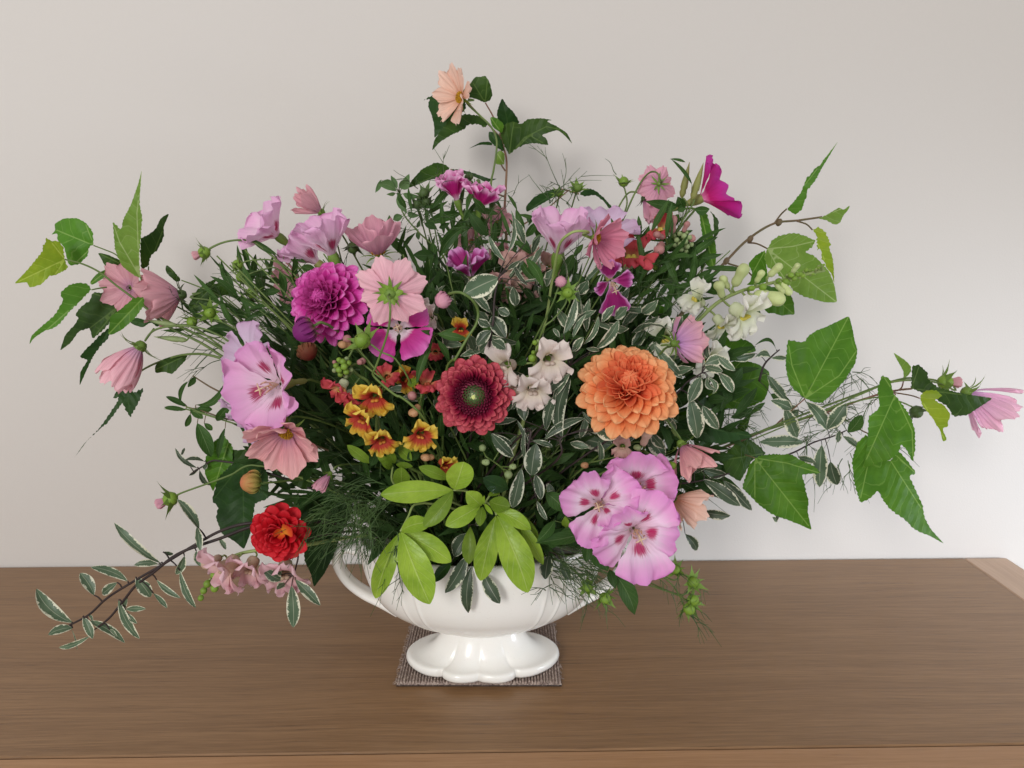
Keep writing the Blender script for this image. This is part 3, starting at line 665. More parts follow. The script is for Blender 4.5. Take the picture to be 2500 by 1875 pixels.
def floret(root, loc, axis, size, ms, roll=0.0, cal='calyx', open=1.0):
    A = ax(axis); m = frame(A, loc, (size, size, size), roll)
    f = link('floret', ms[0], root, m); link('upper_lip', ms[1], f, m); link('lower_lip', ms[2], f, m); link('palate', ms[3], f, m)
    bm = one('sepal', M[cal], lambda: petal(.55, LOB, bend=.5, cup=.2, tipr=.3, nu=4, nv=4))
    for i in range(5): link('sepal', bm, root, pm(A, loc, i*1.257, R(35), size*.30, .08*size))
    return f
def snbud(root, loc, axis, size, mat, cal='calyx'):
    b = one('snap_bud', M[mat] if isinstance(mat, str) else mat, lambda: lathe(Geo(), [(.08, 0), (.18, .08), (.23, .24), (.21, .45), (.24, .60), (.30, .74), (.31, .86), (.27, 1.0), (.16, 1.10), (.03, 1.14)], 16, fn=lambda a, t: 1+(.12*math.cos(2*a)-.10*abs(math.cos(a*1.5))**8 if t > .45 else .05*math.cos(4*a))))
    A = ax(axis)
    if size < .0098: b = one('snap_budlet', M[mat] if isinstance(mat, str) else mat, lambda: lathe(Geo(), [(.10, 0), (.30, .12), (.40, .34), (.40, .56), (.28, .76), (.10, .86), (.01, .88)], 12, fn=lambda a, t: 1+.05*math.cos(5*a)))
    link('bud', b, root, frame(A, loc, size))
    bm = one('sepal', M[cal], lambda: petal(.55, LOB, bend=.5, cup=.2, tipr=.3, nu=4, nv=4))
    for i in range(4): link('sepal', bm, root, pm(A, loc, i*1.57, R(30), size*.36, .10*size))
def spike(label, k, stem, r, fl=(), buds=(), ms=None, off=0.0, d=None, budmats=('bud_pale',), group=None, mouth=True, sm='stem'):
    """snapdragon: fl = (X, Y, axis, size_px, doff[, meshes]) ; buds = (X, Y, axis, size_px, doff, mat)"""
    sp = [pt(k, p[0], p[1], off+(p[2] if len(p) > 2 else 0), d) for p in stem]
    root = thing('snapdragon_spike', label, 'flower', sp[0], group)
    g = Geo(); pl = sp+(to_mouth(sp[-1]) if mouth else []); tube(g, pl, r*.55, r, 6, 6)
    def near(p): return min(cr(sp, 8), key=lambda q: (q-p).length)
    for X, Y, a, s, do, *mm in fl:
        p = pt(k, X, Y, off+do, d); sz = s*ZK[k][2]*mpp(p); q = near(p); floret(root, p, a, sz, mm[0] if mm else ms, mm[1] if len(mm) > 1 else 0.0)
        tube(g, [p+ax(a)*.02*sz, p-ax(a)*.12*sz, q], r*.5, r*.45, 5, 4)
    for X, Y, a, s, do, mat in buds:
        p = pt(k, X, Y, off+do, d); sz = s*ZK[k][2]*mpp(p); q = near(p); snbud(root, p, a, sz, mat)
        tube(g, [p, p-ax(a)*.15*sz, q], r*.45, r*.45, 5, 4)
    part('stem', g, M[sm], root); return root
# ---------------------------------------------------------------- petal materials
pale = C(206,150,182,1.1)
BL = C(172,22,84,1.0)
M['god_pale'] = petal_mat('god_pale', [(0, C(236,205,220)), (.3, C(238,206,226,1.05)), (.62, C(234,178,216,1.08)), (1, C(222,154,206,1.08))], .25, 10, (.40, .15, .20, BL), trans=.3)
M['god_light'] = petal_mat('god_light', [(0, C(232,200,215)), (.35, C(240,214,230,1.06)), (.7, C(234,192,220,1.08)), (1, C(226,176,212,1.1))], .25, 11, (.32, .15, .21, BL), trans=.35)
M['god_trio'] = petal_mat('god_trio', [(0, C(190,150,160)), (.16, C(232,196,214)), (.5, C(240,208,230,1.08)), (.72, C(232,172,216,1.08)), (1, C(222,146,206,1.1))], .25, 10, (.36, .13, .19, C(188,16,92)), trans=.3)
M['god_plain'] = petal_mat('god_plain', [(0, C(228,205,222)), (.5, C(226,200,226)), (1, C(214,178,210))], .22, 11, trans=.35)
M['god_dark'] = petal_mat('god_dark', [(0, C(240,225,230)), (.14, C(226,170,200)), (.32, C(196,34,126)), (.66, C(192,40,132)), (1, C(214,100,176))], .25, 8, None, (C(236,176,214,1.05), .70, .98), trans=.25)
M['god_purple'] = petal_mat('god_purple', [(0, C(222,200,215)), (.14, C(200,130,180)), (.34, C(156,30,106)), (.7, C(152,34,110)), (1, C(180,90,160))], .25, 8, None, (C(214,150,202), .76, 1.0), trans=.2)
M['god_hot'] = petal_mat('god_hot', [(0, C(244,225,230)), (.10, C(236,130,180)), (.3, C(196,18,110)), (.7, C(204,38,146)), (1, C(196,60,160))], .22, 8, trans=.3)
M['god_mag'] = petal_mat('god_mag', [(0, C(235,220,225)), (.24, C(226,200,214)), (.36, C(190,40,130)), (.7, C(206,70,160)), (1, C(218,120,190))], .3, 10, trans=.25)
def cos_mat(n, a, b, c, st=.3): M[n] = petal_mat(n, [(0, a), (.35, b), (1, c)], st, 12, trans=.32, wob=.25)
cos_mat('cos_apricot', C(218,155,123), C(232,189,169,1.08), C(234,201,185,1.1))
cos_mat('cos_pink', C(216,171,209), C(232,177,191,1.06), C(236,189,197,1.08), .42)
cos_mat('cos_soft', C(208,161,215), C(228,177,209,1.05), C(236,189,207,1.08), .42)
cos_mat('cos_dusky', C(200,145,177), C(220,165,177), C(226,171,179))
cos_mat('cos_rose', C(190,89,135), C(210,123,151,1.03), C(218,143,163,1.05))
cos_mat('cos_mauve', C(194,132,172), C(218,158,182,1.03), C(226,170,184,1.04), .4)
cos_mat('cos_peach', C(168,107,147), C(220,155,163,1.02), C(232,179,177,1.06), .5)
cos_mat('cos_lilac', C(196,145,209), C(214,161,203,1.05), C(226,173,177,1.06), .35)
DO = petal_mat('dahlia_orange', [(0, C(228,90,52)), (.35, C(240,130,76,1.03)), (.72, C(244,156,100,1.06)), (1, C(247,184,134,1.08))], .16, 7, trans=.28, bs=.15)
DO2 = petal_mat('dahlia_orange_inner', [(0, C(214,74,52)), (.5, C(238,114,76,1.02)), (1, C(243,150,104,1.05))], .16, 7, trans=.28, bs=.15)
DM = petal_mat('dahlia_magenta', [(0, C(140,14,92)), (.4, C(190,42,142,1.02)), (.8, C(210,66,166,1.06)), (1, C(232,134,204,1.05))], .16, 7, trans=.28, bs=.15)
DM2 = petal_mat('dahlia_magenta_inner', [(0, C(130,12,84)), (.5, C(186,40,138)), (1, C(220,96,180,1.05))], .16, 7, trans=.25, bs=.15)
DB = petal_mat('dahlia_burgundy', [(0, C(104,16,40)), (.4, C(126,14,54)), (.68, C(164,36,70)), (1, C(212,102,110,1.02))], .22, 7, trans=.2, bs=.15)
DB2 = petal_mat('dahlia_burgundy_floret', [(0, C(80,12,38)), (.6, C(132,26,64)), (1, C(196,104,128))], .2, 5, trans=.1)
DG = petal_mat('dahlia_lime_floret', [(0, C(206,212,140)), (1, C(236,240,196))], .2, 5, trans=.2)
DR = petal_mat('dahlia_red', [(0, C(150,24,16)), (.3, C(186,10,24)), (.75, C(206,22,38,1.02)), (1, C(216,46,58))], .18, 6, trans=.25, bs=.15)
DR2 = petal_mat('dahlia_red_gold', [(0, C(230,160,50)), (.4, C(226,100,44)), (1, C(214,34,36))], .18, 6, trans=.25)
DBUD = petal_mat('bud_purple', [(0, C(120,90,60)), (.35, C(128,40,110)), (1, C(118,30,106))], .3, 8, trans=.1)
DBUD2 = petal_mat('bud_orange', [(0, C(120,140,60)), (.4, C(170,150,80)), (1, C(206,110,84))], .3, 8, trans=.1)
CP = M['cos_mauve']
SW = petal_mat('snap_white', [(0, C(222,228,190)), (.5, C(238,238,222)), (1, C(240,238,230))], .12, 6, trans=.35)
SWT = plain('snap_white_tube', C(226,230,196), C(214,222,180), 200, .5, .3)
SY = plain('snap_yellow', C(232,206,60), C(226,220,120), 300, .6, .2)
SWP = petal_mat('snap_blush', [(0, C(226,214,190)), (.5, C(232,218,212)), (1, C(236,224,218))], .15, 6, trans=.35)
SWPT = plain('snap_blush_tube', C(226,214,196), C(220,196,190), 120, .5, .3)
SPK = petal_mat('snap_pink', [(0, C(226,190,176)), (.5, C(232,184,192)), (1, C(236,200,208))], .15, 6, trans=.35)
SPKT = plain('snap_pink_tube', C(206,190,150), C(214,170,160), 120, .5, .3)
SCR = petal_mat('snap_coral', [(0, C(226,180,120)), (.35, C(208,84,84)), (1, C(204,78,92))], .25, 6, trans=.3)
SRY = petal_mat('snap_redyellow', [(0, C(170,44,40)), (.35, C(190,70,50)), (.6, C(222,180,60)), (1, C(232,206,96))], .3, 6, trans=.3, wob=.35)
SRD = plain('snap_red', C(170,52,46), C(206,110,60), 150, .55, .25)
SYR = plain('snap_orange', C(200,92,52), C(222,160,64), 9, .55, .2)
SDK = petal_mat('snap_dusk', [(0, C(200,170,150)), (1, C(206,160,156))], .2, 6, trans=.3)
M['sn_white_bud'] = plain('sn_white_bud', C(220,226,170), C(206,220,150), 120, .45, .3)
M['sn_pink_bud'] = plain('sn_pink_bud', C(196,122,128), C(206,160,150), 120, .45, .25)
M['sn_blush_bud'] = plain('sn_blush_bud', C(226,184,182), C(196,176,130), 60, .45, .3)
M['sn_peach_bud'] = plain('sn_peach_bud', C(206,150,120), C(186,150,96), 60, .45, .25)
# ---------------------------------------------------------------- lobed leaf branches
def branch(label, k, stem, leaves, r=.0016, sm='stem_brown', d=None, petioles=(), cat='branch', name='lobed_leaf_branch', mouth=True, kinks=()):
    sp = [pt(k, p[0], p[1], 0, p[2]) for p in stem]
    root = thing(name, label, cat, sp[0]); g = Geo(); tube(g, sp+(to_mouth(sp[-1]) if mouth else []), r*.5, r, 7, 6)
    for q in kinks:
        p = pt(k, q[0], q[1], 0, q[2]); ellip(g, frame(V((.5, 0, 1)), p, (r*1.6, r*1.6, r*2.2)), 6, 5)
    for kk, pl in petioles: tube(g, [pt(kk, p[0], p[1], 0, p[2]) for p in pl], r*.4, r*.5, 5, 5)
    part('stem', g, M[sm], root)
    for a in leaves:
        kk, ol, b, t, m = a[:5]; kw = dict(a[5]) if len(a) > 5 else {}
        traced(root, kk, ol, b, t, M[m], **kw)
    return root
# left, upper stem
branch('lobed branch at the far left, lime tip leaf and long drooping leaves', 'a', [(560,1000,.24),(700,1035,.24),(850,1105,.245),(1010,1230,.25),(1160,1340,.255),(1360,1490,.26),(1700,1650,.27),(2100,1900,.27)], [
 ('a', [(120,1210),(245,1080),(365,930),(372,905),(360,870),(385,875),(400,805),(440,842),(500,835),(545,890),(560,1000),(590,1080),(530,1110),(470,1145),(440,1130),(360,1215),(250,1248),(238,1195)], (560,1000), (120,1210), 'leaf_yellow', dict(d=.24, tilt=.25, rollt=.15, lobes=[[(440,850)],[(470,1140)]])),
 ('a', [(810,880),(800,760),(740,680),(660,642),(550,645),(465,695),(480,750),(435,790),(500,772),(488,830),(552,890),(572,980),(592,1055),(680,1045),(758,970),(770,885)], (808,880), (470,740), 'leaf_fresh', dict(d=.215, tilt=-.2, fold=.35, curl=.12, lobes=[[(640,1040)],[(740,700)]])),
 ('a', [(790,1262),(765,1215),(680,1195),(590,1220),(512,1290),(545,1350),(470,1480),(330,1600),(268,1660),(250,1740),(290,1680),(390,1612),(450,1600),(510,1562),(600,1452),(690,1360)], (790,1265), (252,1742), 'leaf_fresh', dict(d=.26, tilt=.2, fold=.3, curl=.1)),
 ('a', [(1040,1390),(950,1370),(930,1290),(800,1280),(770,1360),(700,1400),(640,1480),(680,1500),(640,1565),(560,1650),(515,1790),(610,1720),(680,1620),(775,1590),(795,1690),(900,1600),(1000,1480)], (1045,1385), (515,1790), 'leaf_dark', dict(d=.235, tilt=-.1, rollt=-.3, lobes=[[(800,1680)],[(800,1290)]])),
 ('a', [(1245,1320),(1150,1330),(1050,1420),(950,1490),(940,1560),(930,1650),(970,1650),(1060,1600),(1170,1500),(1240,1400)], (1245,1320), (930,1650), 'leaf_mid', dict(d=.285, tilt=.2, fold=.25)),
 ('b', [(945,170),(870,230),(800,300),(720,380),(680,430),(720,445),(758,450),(690,560),(685,682),(740,560),(800,430),(870,330),(930,280),(955,200)], (948,172), (685,680), 'leaf_deep', dict(d=.25, tilt=.1, fold=.4, curl=.15)),
 ('a', [(930,1080),(850,1110),(800,1160),(770,1205),(790,1225),(850,1190),(920,1140)], (930,1090), (775,1215), 'leaf_mid', dict(d=.235))],
 petioles=[('a', [(790,1262,.26),(850,1250,.255),(920,1240,.25)]), ('a', [(808,880,.215),(900,915,.22),(1000,960,.225),(1120,1080,.23),(1240,1260,.24),(1340,1460,.25)])], sm='stem')
branch('upright lobed branch with one tall pointed pale leaf at the left', 'a', [(1210,1150,.255),(1245,1260,.255),(1240,1380,.255),(1420,1560,.26),(1800,1760,.265)], [
 ('a', [(1212,1165),(1140,1130),(1050,1060),(990,920),(968,668),(1045,748),(1058,660),(1130,520),(1190,350),(1222,228),(1208,420),(1202,520),(1228,640),(1215,780),(1200,980)], (1212,1160), (1222,230), 'leaf_light', dict(d=.255, tilt=.1, rollt=.25, serr=1.5, mids=[(1190,880),(1180,600)], lobes=[[(1030,850),(972,680)]])),
 ('a', [(1280,1060),(1215,1090),(1205,950),(1212,815),(1270,790),(1340,740),(1380,650),(1420,620),(1462,600),(1410,720),(1415,800),(1360,920),(1300,970)], (1280,1060), (1462,600), 'leaf_dark', dict(d=.235, tilt=-.2, fold=.2)),
 ('a', [(1045,1050),(940,1065),(905,1065),(870,990),(838,940),(920,955),(1000,990),(1050,1010)], (1045,1040), (838,940), 'leaf_dark', dict(d=.225)),
 ('a', [(1565,1180),(1520,1200),(1430,1115),(1422,1060),(1435,1040),(1490,1090)], (1560,1185), (1428,1040), 'leaf_dark', dict(d=.24)),
 ('a', [(1300,1540),(1230,1590),(1140,1560),(1100,1520),(1180,1500),(1380,1560),(1360,1590)], (1380,1570), (1110,1530), 'leaf_deep', dict(d=.24, serr=1.5))],
 petioles=[('a', [(1280,1060,.235),(1275,1200,.24),(1245,1350,.25)]), ('a', [(1565,1180,.24),(1700,1230,.245),(1900,1320,.25),(2200,1560,.255)])], sm='stem')
branch('lobed branch low at the left with a long narrow leaf hanging under a pink bell', 'b', [(1090,650,.25),(1200,560,.25),(1350,480,.255),(1620,405,.26),(1900,440,.265)], [
 ('b', [(1090,650),(1020,678),(965,795),(1030,770),(1000,830),(850,1050),(720,1180),(636,1305),(760,1140),(940,985),(1058,822),(1080,880),(1120,955),(1180,850),(1215,780),(1242,690),(1150,740)], (1090,665), (638,1302), 'leaf_deep', dict(d=.235, tilt=.15, fold=.2, lobes=[[(1120,940)],[(975,785)]])),
 ('b', [(1335,500),(1420,440),(1520,415),(1620,403),(1600,460),(1540,520),(1482,582),(1420,555),(1335,572)], (1620,408), (1335,540), 'leaf_dark', dict(d=.25, fold=.3)),
 ('a', [(1620,1395),(1690,1270),(1780,1200),(1905,1148),(1835,1215),(1925,1190),(1930,1240),(1980,1300),(1895,1320),(1820,1390),(1720,1450),(1640,1450)], (1640,1430), (1975,1300), 'leaf_dark', dict(d=.245, tilt=-.2, lobes=[[(1900,1155)]]))], sm='stem')
# left, low
branch('branch of broad dark lobed leaves behind the small red dahlia', 'p', [(640,410,.25),(760,500,.25),(1000,560,.26),(1340,640,.26)], [
 ('p', [(560,430),(700,400),(820,440),(850,560),(850,720),(740,760),(720,900),(700,1010),(650,1135),(570,1065),(470,1010),(420,880),(440,790),(385,732),(415,640),(430,560)], (640,425), (650,1135), 'leaf_deep', dict(d=.265, tilt=.15, curl=-.08, rollt=-.2, lobes=[[(400,730)],[(840,720)]])),
 ('p', [(480,200),(400,260),(335,390),(330,520),(400,670),(440,560),(560,440),(560,300)], (540,210), (395,670), 'leaf_mid', dict(d=.245, tilt=.1)),
 ('p', [(1340,650),(1200,660),(1090,720),(1060,800),(1110,900),(1130,1100),(1140,1230),(1190,1330),(1215,1442),(1300,1330),(1372,1200),(1420,1060),(1480,930),(1540,820),(1450,720)], (1340,665), (1215,1440), 'leaf_deep', dict(d=.275, tilt=.15, rollt=.2, curl=-.08, lobes=[[(1075,800)],[(1520,830)]])),
 ('p', [(1080,520),(1010,560),(1050,610),(1130,650),(1195,640),(1190,560)], (1190,530), (1020,565), 'leaf_dark', dict(d=.26)),
 ('p', [(470,300),(600,330),(760,300),(850,380),(830,450),(640,420),(520,420)], (830,330), (480,330), 'leaf_dark', dict(d=.24))], sm='stem')
# top
TD = .13
branch('tall central branch of dark lobed leaves above all the flowers', 'f', [(1180,720,TD),(1215,850,TD),(1240,950,TD+.005),(1235,1200,TD+.01),(1225,1400,TD+.02),(1240,1700,TD+.04),(1240,2300,TD+.08)], [
 ('f', [(1050,448),(960,410),(862,388),(880,320),(960,208),(1010,215),(1048,195),(1090,260),(1118,370),(1100,420)], (1050,446), (930,250), 'leaf_dark', dict(d=TD+.01, tilt=.2, fold=.1, lobes=[[(1070,230)]])),
 ('f', [(480,432),(560,380),(640,365),(740,368),(870,400),(880,500),(800,570),(700,640),(650,700),(590,770),(590,650),(560,540),(530,480),(552,405)], (870,420), (590,760), 'leaf_deep', dict(d=TD-.01, tilt=.1, lobes=[[(490,430)]])),
 ('f', [(1090,625),(1000,560),(870,545),(740,580),(650,690),(590,780),(568,882),(640,800),(740,740),(870,680),(890,640),(1000,640),(1045,682),(1060,650)], (1095,630), (570,880), 'leaf_dark', dict(d=TD+.012, tilt=.2, curl=.12)),
 ('f', [(1200,725),(1110,660),(1090,570),(1150,578),(1222,640)], (1200,722), (1095,575), 'leaf_mid', dict(d=TD+.02)),
 ('f', [(1150,560),(1162,500),(1200,398),(1250,480),(1300,520),(1340,580),(1365,632),(1260,660),(1180,640)], (1260,655), (1200,400), 'leaf_deep', dict(d=TD-.02, serr=3)),
 ('f', [(1265,922),(1200,790),(1180,700),(1222,640),(1300,608),(1370,640),(1430,590),(1560,583),(1662,600),(1600,612),(1700,660),(1785,715),(1838,822),(1760,735),(1700,690),(1600,722),(1550,740),(1600,760),(1622,832),(1500,808),(1400,822),(1310,870)], (1265,920), (1835,818), 'leaf_dark', dict(d=TD+.015, tilt=.15, curl=.12, fold=.14, serr=1.5, mids=[(1400,760),(1600,660),(1740,690)], lobes=[[(1290,720),(1310,615)],[(1450,740),(1610,830)]])),
 ('f', [(1220,890),(1140,840),(1080,780),(1078,700),(1160,720),(1205,800)], (1220,885), (1085,710), 'leaf_deep', dict(d=TD+.005)),
 ('f', [(1125,830),(1000,822),(893,862),(1010,798),(1100,795)], (1120,815), (895,860), 'leaf_deep', dict(d=TD-.01, serr=1)),
 ('f', [(1140,1002),(1150,900),(1180,868),(1226,900),(1222,1005)], (1222,1000), (1150,890), 'leaf_light', dict(d=TD+.012)),
 ('f', [(345,1218),(390,1140),(480,1040),(610,978),(700,1000),(738,1045),(650,1112),(520,1150),(440,1185)], (738,1040), (350,1215), 'leaf_dark', dict(d=TD+.02, fold=.2, curl=.1)),
 ('f', [(735,1042),(840,1048),(950,1078),(1090,1130),(1165,1128),(1060,1165),(990,1130),(900,1092),(780,1082)], (738,1045), (1163,1130), 'leaf_deep', dict(d=TD+.025, fold=.2, serr=1.5)),
 ('i', [(130,622),(122,570),(200,480),(330,420),(430,405),(400,470),(280,540)], (430,410), (130,615), 'leaf_deep', dict(d=TD+.01, fold=.2)),
 ('i', [(600,450),(680,398),(750,420),(830,490),(900,570),(962,672),(900,625),(820,515),(740,462),(650,482)], (600,455), (960,670), 'leaf_deep', dict(d=TD+.01, fold=.2))],
 petioles=[('f', [(1050,446,TD+.01),(1110,550,TD+.01),(1190,720,TD)]), ('f', [(870,420,TD-.01),(1000,560,TD),(1190,760,TD)]), ('f', [(1200,850,TD),(1190,990,TD),(1230,1060,TD)]),
           ('f', [(738,1042,TD+.02),(900,1160,TD+.02),(1220,1290,TD+.02)]), ('i', [(430,410,TD+.01),(520,430,TD),(600,455,TD+.01)]), ('i', [(500,430,TD),(300,600,TD+.01),(-40,820,TD+.04)])], sm='stem_red', r=.0019)
# right, upper
UD = .16
branch('upper branch of pale fresh lobed leaves behind the white snapdragon', 'k', [(1260,705,UD),(1050,735,UD),(850,760,UD),(620,900,UD+.005),(430,1090,UD+.01),(220,1310,UD+.02),(60,1520,UD+.03),(-300,2000,UD+.06)], [
 ('k', [(953,636),(1000,590),(1080,490),(1120,380),(1130,350),(1140,365),(1215,265),(1232,275),(1270,215),(1330,140),(1402,48),(1340,150),(1290,235),(1240,320),(1200,400),(1120,490),(1138,510),(1110,570),(1090,640),(1030,692)], (955,636), (1400,50), 'leaf_fresh', dict(d=UD+.01, tilt=.15, fold=.5, serr=1.5)),
 ('k', [(1220,722),(1290,690),(1360,650),(1415,618),(1440,650),(1505,598),(1490,640),(1445,690),(1415,762),(1370,777),(1290,730)], (1222,720), (1503,602), 'leaf_light', dict(d=UD+.005, fold=.3)),
 ('k', [(1172,815),(1240,788),(1290,830),(1345,950),(1320,960),(1355,1060),(1362,1160),(1366,1285),(1345,1200),(1320,1170),(1290,1140),(1285,1090),(1255,1080),(1250,970),(1215,1005),(1220,940),(1212,870)], (1175,815), (1365,1282), 'leaf_yellow', dict(d=UD+.015, tilt=.15, fold=.3, serr=3)),
 ('k', [(788,980),(830,900),(900,860),(1010,840),(1100,860),(1212,912),(1170,970),(1112,1010),(1180,1030),(1240,1080),(1325,1180),(1368,1290),(1392,1442),(1280,1442),(1180,1412),(1100,1392),(1010,1340),(980,1290),(880,1200),(780,1130),(758,1050)], (790,978), (1390,1442), 'leaf_light', dict(d=UD+.02, tilt=.2, rollt=.2, curl=.08, lobes=[[(1000,960),(1205,912)],[(900,1180),(1000,1330)]])),
 ('k', [(772,985),(680,1040),(620,1110),(660,1180),(640,1270),(598,1290),(680,1295),(800,1260),(780,1120)], (772,990), (605,1288), 'leaf_mid', dict(d=UD+.005)),
 ('k', [(690,1440),(760,1290),(900,1320),(980,1350),(1015,1430),(1027,1552),(985,1545),(910,1558),(830,1530),(800,1545),(750,1490)], (740,1310), (1025,1550), 'leaf_mid', dict(d=UD+.015, tilt=.1)),
 ('k', [(680,1440),(715,1460),(735,1560),(728,1615),(700,1540)], (690,1440), (730,1610), 'leaf_dark', dict(d=UD+.01))],
 petioles=[('k', [(955,636,UD+.01),(900,690,UD),(850,760,UD)]), ('k', [(1175,815,UD+.015),(1120,765,UD),(1040,740,UD)]), ('k', [(790,978,UD+.02),(700,935,UD+.01),(620,925,UD)]), ('k', [(740,1310,UD+.015),(600,1160,UD+.01),(450,1105,UD+.01)])],
 r=.0021, kinks=[(640,895,UD+.005),(435,1085,UD+.01),(890,752,UD)])
branch('thin hanging toothed leaf below the hot magenta flower', 'k', [(250,1110,.19),(215,1200,.19),(190,1310,.20),(100,1480,.21),(-200,1900,.23)], [
 ('k', [(250,1112),(258,960),(228,880),(205,720),(198,650),(270,668),(300,790),(322,870),(347,940),(347,1080),(330,1168),(280,1130)], (215,660), (330,1165), 'leaf_mid', dict(d=.20, tilt=.1, serr=1.5)),
 ('k', [(300,935),(330,860),(322,700),(288,640),(375,738),(362,785),(378,832)], (295,640), (302,930), 'leaf_dark', dict(d=.205, serr=1.5))], sm='stem_brown')
# right
RD = .22
branch('long right branch with big green lobed leaves and a drooping pair', 'l', [(1060,560,RD),(900,580,RD),(700,640,RD),(480,720,RD),(120,820,RD+.005),(-150,930,RD+.01),(-500,1060,RD+.02)], [
 ('l', [(325,625),(250,570),(212,520),(190,420),(195,320),(205,223),(320,242),(340,200),(410,155),(480,130),(560,90),(627,58),(650,140),(668,240),(687,290),(672,390),(600,500),(540,570),(440,662),(370,652)], (325,627), (626,60), 'leaf_mid', dict(d=RD+.03, tilt=-.25, rollt=.15, curl=.08, lobes=[[(235,400),(207,228)],[(560,470),(683,292)]])),
 ('l', [(0,1022),(90,1008),(240,1010),(300,1052),(390,1090),(440,1140),(300,1152),(322,1200),(330,1260),(352,1330),(342,1400),(372,1532),(280,1490),(180,1452),(90,1420),(0,1352),(-110,1240),(-60,1080)], (-20,1035), (372,1530), 'leaf_mid', dict(d=RD+.05, tilt=.2, rollt=-.15, curl=.1, lobes=[[(200,1070),(430,1140)],[(-20,1340)]])),
 ('l', [(-250,1040),(-160,940),(-60,900),(20,960),(60,1010),(-40,1050),(-120,1200),(-220,1140)], (40,1005), (-240,1050), 'leaf_dark', dict(d=RD+.03)),
 ('l', [(850,463),(910,490),(932,590),(990,660),(1050,750),(1082,850),(1082,980),(1065,1068),(1020,980),(985,940),(970,1000),(910,1050),(830,1065),(715,1112),(740,1040),(755,900),(760,750),(835,690),(820,560)], (945,600), (717,1110), 'leaf_mid', dict(d=RD+.045, tilt=.25, rollt=-.2, curl=.14, fold=.16, lobes=[[(1060,850),(1068,1060)],[(860,470)]])),
 ('l', [(750,870),(680,930),(645,1060),(660,1200),(702,1348),(780,1310),(825,1258),(860,1330),(920,1400),(1000,1450),(1070,1522),(1130,1552),(1190,1575),(1282,1627),(1190,1525),(1150,1455),(1130,1350),(1080,1240),(1040,1160),(1092,1140),(1030,1055),(970,985),(900,1060),(800,1000)], (800,880), (1280,1625), 'leaf_mid', dict(d=RD+.025, tilt=.2, rollt=.2, curl=.1, lobes=[[(700,1340)],[(1085,1140)]])),
 ('l', [(1058,400),(1110,393),(1168,450),(1170,500),(1240,550),(1400,590),(1615,625),(1530,682),(1440,742),(1340,752),(1300,680),(1200,620),(1050,557)], (1055,558), (1615,626), 'leaf_dark', dict(d=RD+.03, tilt=.2, fold=.15, lobes=[[(1110,400)],[(1340,745)]])),
 ('l', [(1110,610),(1150,570),(1230,568),(1272,610),(1212,640),(1280,670),(1327,740),(1300,800),(1315,820),(1265,830),(1302,912),(1270,927),(1250,840),(1225,810),(1200,760),(1130,682)], (1112,615), (1290,918), 'leaf_yellow', dict(d=RD+.045, fold=.2)),
 ('l', [(1000,502),(1000,440),(960,370),(928,308),(980,342),(1020,370),(1057,410),(1050,452)], (1003,500), (930,312), 'leaf_light', dict(d=RD+.01))],
 petioles=[('l', [(325,627,RD+.03),(230,710,RD+.02),(120,812,RD+.005)]), ('l', [(945,600,RD+.045),(920,585,RD+.02),(850,600,RD)]), ('l', [(800,880,RD+.025),(720,850,RD+.01),(600,770,RD),(480,730,RD)]),
           ('l', [(1112,625,RD+.045),(1050,605,RD+.02),(930,585,RD)]), ('l', [(1003,500,RD+.01),(980,560,RD),(930,580,RD)]), ('l', [(1055,558,RD+.03),(1000,562,RD+.02),(940,575,RD)]), ('l', [(-20,1035,RD+.05),(-120,1000,RD+.03),(-200,960,RD+.01)])], sm='stem_red', r=.0017)
branch('broad mid green leaves behind the coiled cream edged sprig', 'j', [(1560,900,.22),(1400,1000,.23),(1200,1150,.24)], [
 ('j', [(1405,575),(1480,550),(1570,560),(1700,640),(1800,700),(1835,765),(1700,800),(1610,835),(1480,805),(1440,700)], (1480,790), (1830,765), 'leaf_mid', dict(d=.20, tilt=-.1)),
 ('j', [(1540,870),(1700,838),(1850,880),(1950,950),(1945,1100),(1905,1205),(1800,1260),(1700,1292),(1550,1282),(1400,1215),(1380,1120),(1480,1000)], (1420,1150), (1950,960), 'leaf_mid', dict(d=.215, tilt=-.15, lobes=[[(1700,850)],[(1800,1270)]])),
 ('j', [(640,560),(760,520),(880,540),(915,640),(860,700),(700,720),(600,690)], (600,690), (910,560), 'leaf_deep', dict(d=.22)),
 ('j', [(1050,1340),(1130,1330),(1350,1400),(1600,1500),(1750,1480),(1800,1540),(1500,1600),(1200,1560),(1080,1460)], (1060,1400), (1790,1530), 'leaf_deep', dict(d=.27)),
 ('j', [(1060,1340),(1180,1300),(1350,1370),(1420,1450),(1200,1480),(1090,1440)], (1070,1380), (1410,1440), 'leaf_mid', dict(d=.26)),
 ('j', [(1740,1350),(1840,1240),(1920,1220),(1870,1290),(1780,1340),(1745,1480),(1680,1520),(1650,1440)], (1650,1500), (1915,1225), 'leaf_dark', dict(d=.24)),
 ('j', [(830,80),(900,55),(1000,60),(1090,90),(1130,180),(1150,300),(1160,390),(1120,330),(1060,220),(960,110)], (950,70), (1158,385), 'leaf_dark', dict(d=.22, serr=.8)),
 ('j', [(790,410),(850,360),(930,340),(1010,365),(1085,415),(1000,420),(900,430)], (790,415), (1082,412), 'leaf_mid', dict(d=.23, serr=.8))], sm='stem')
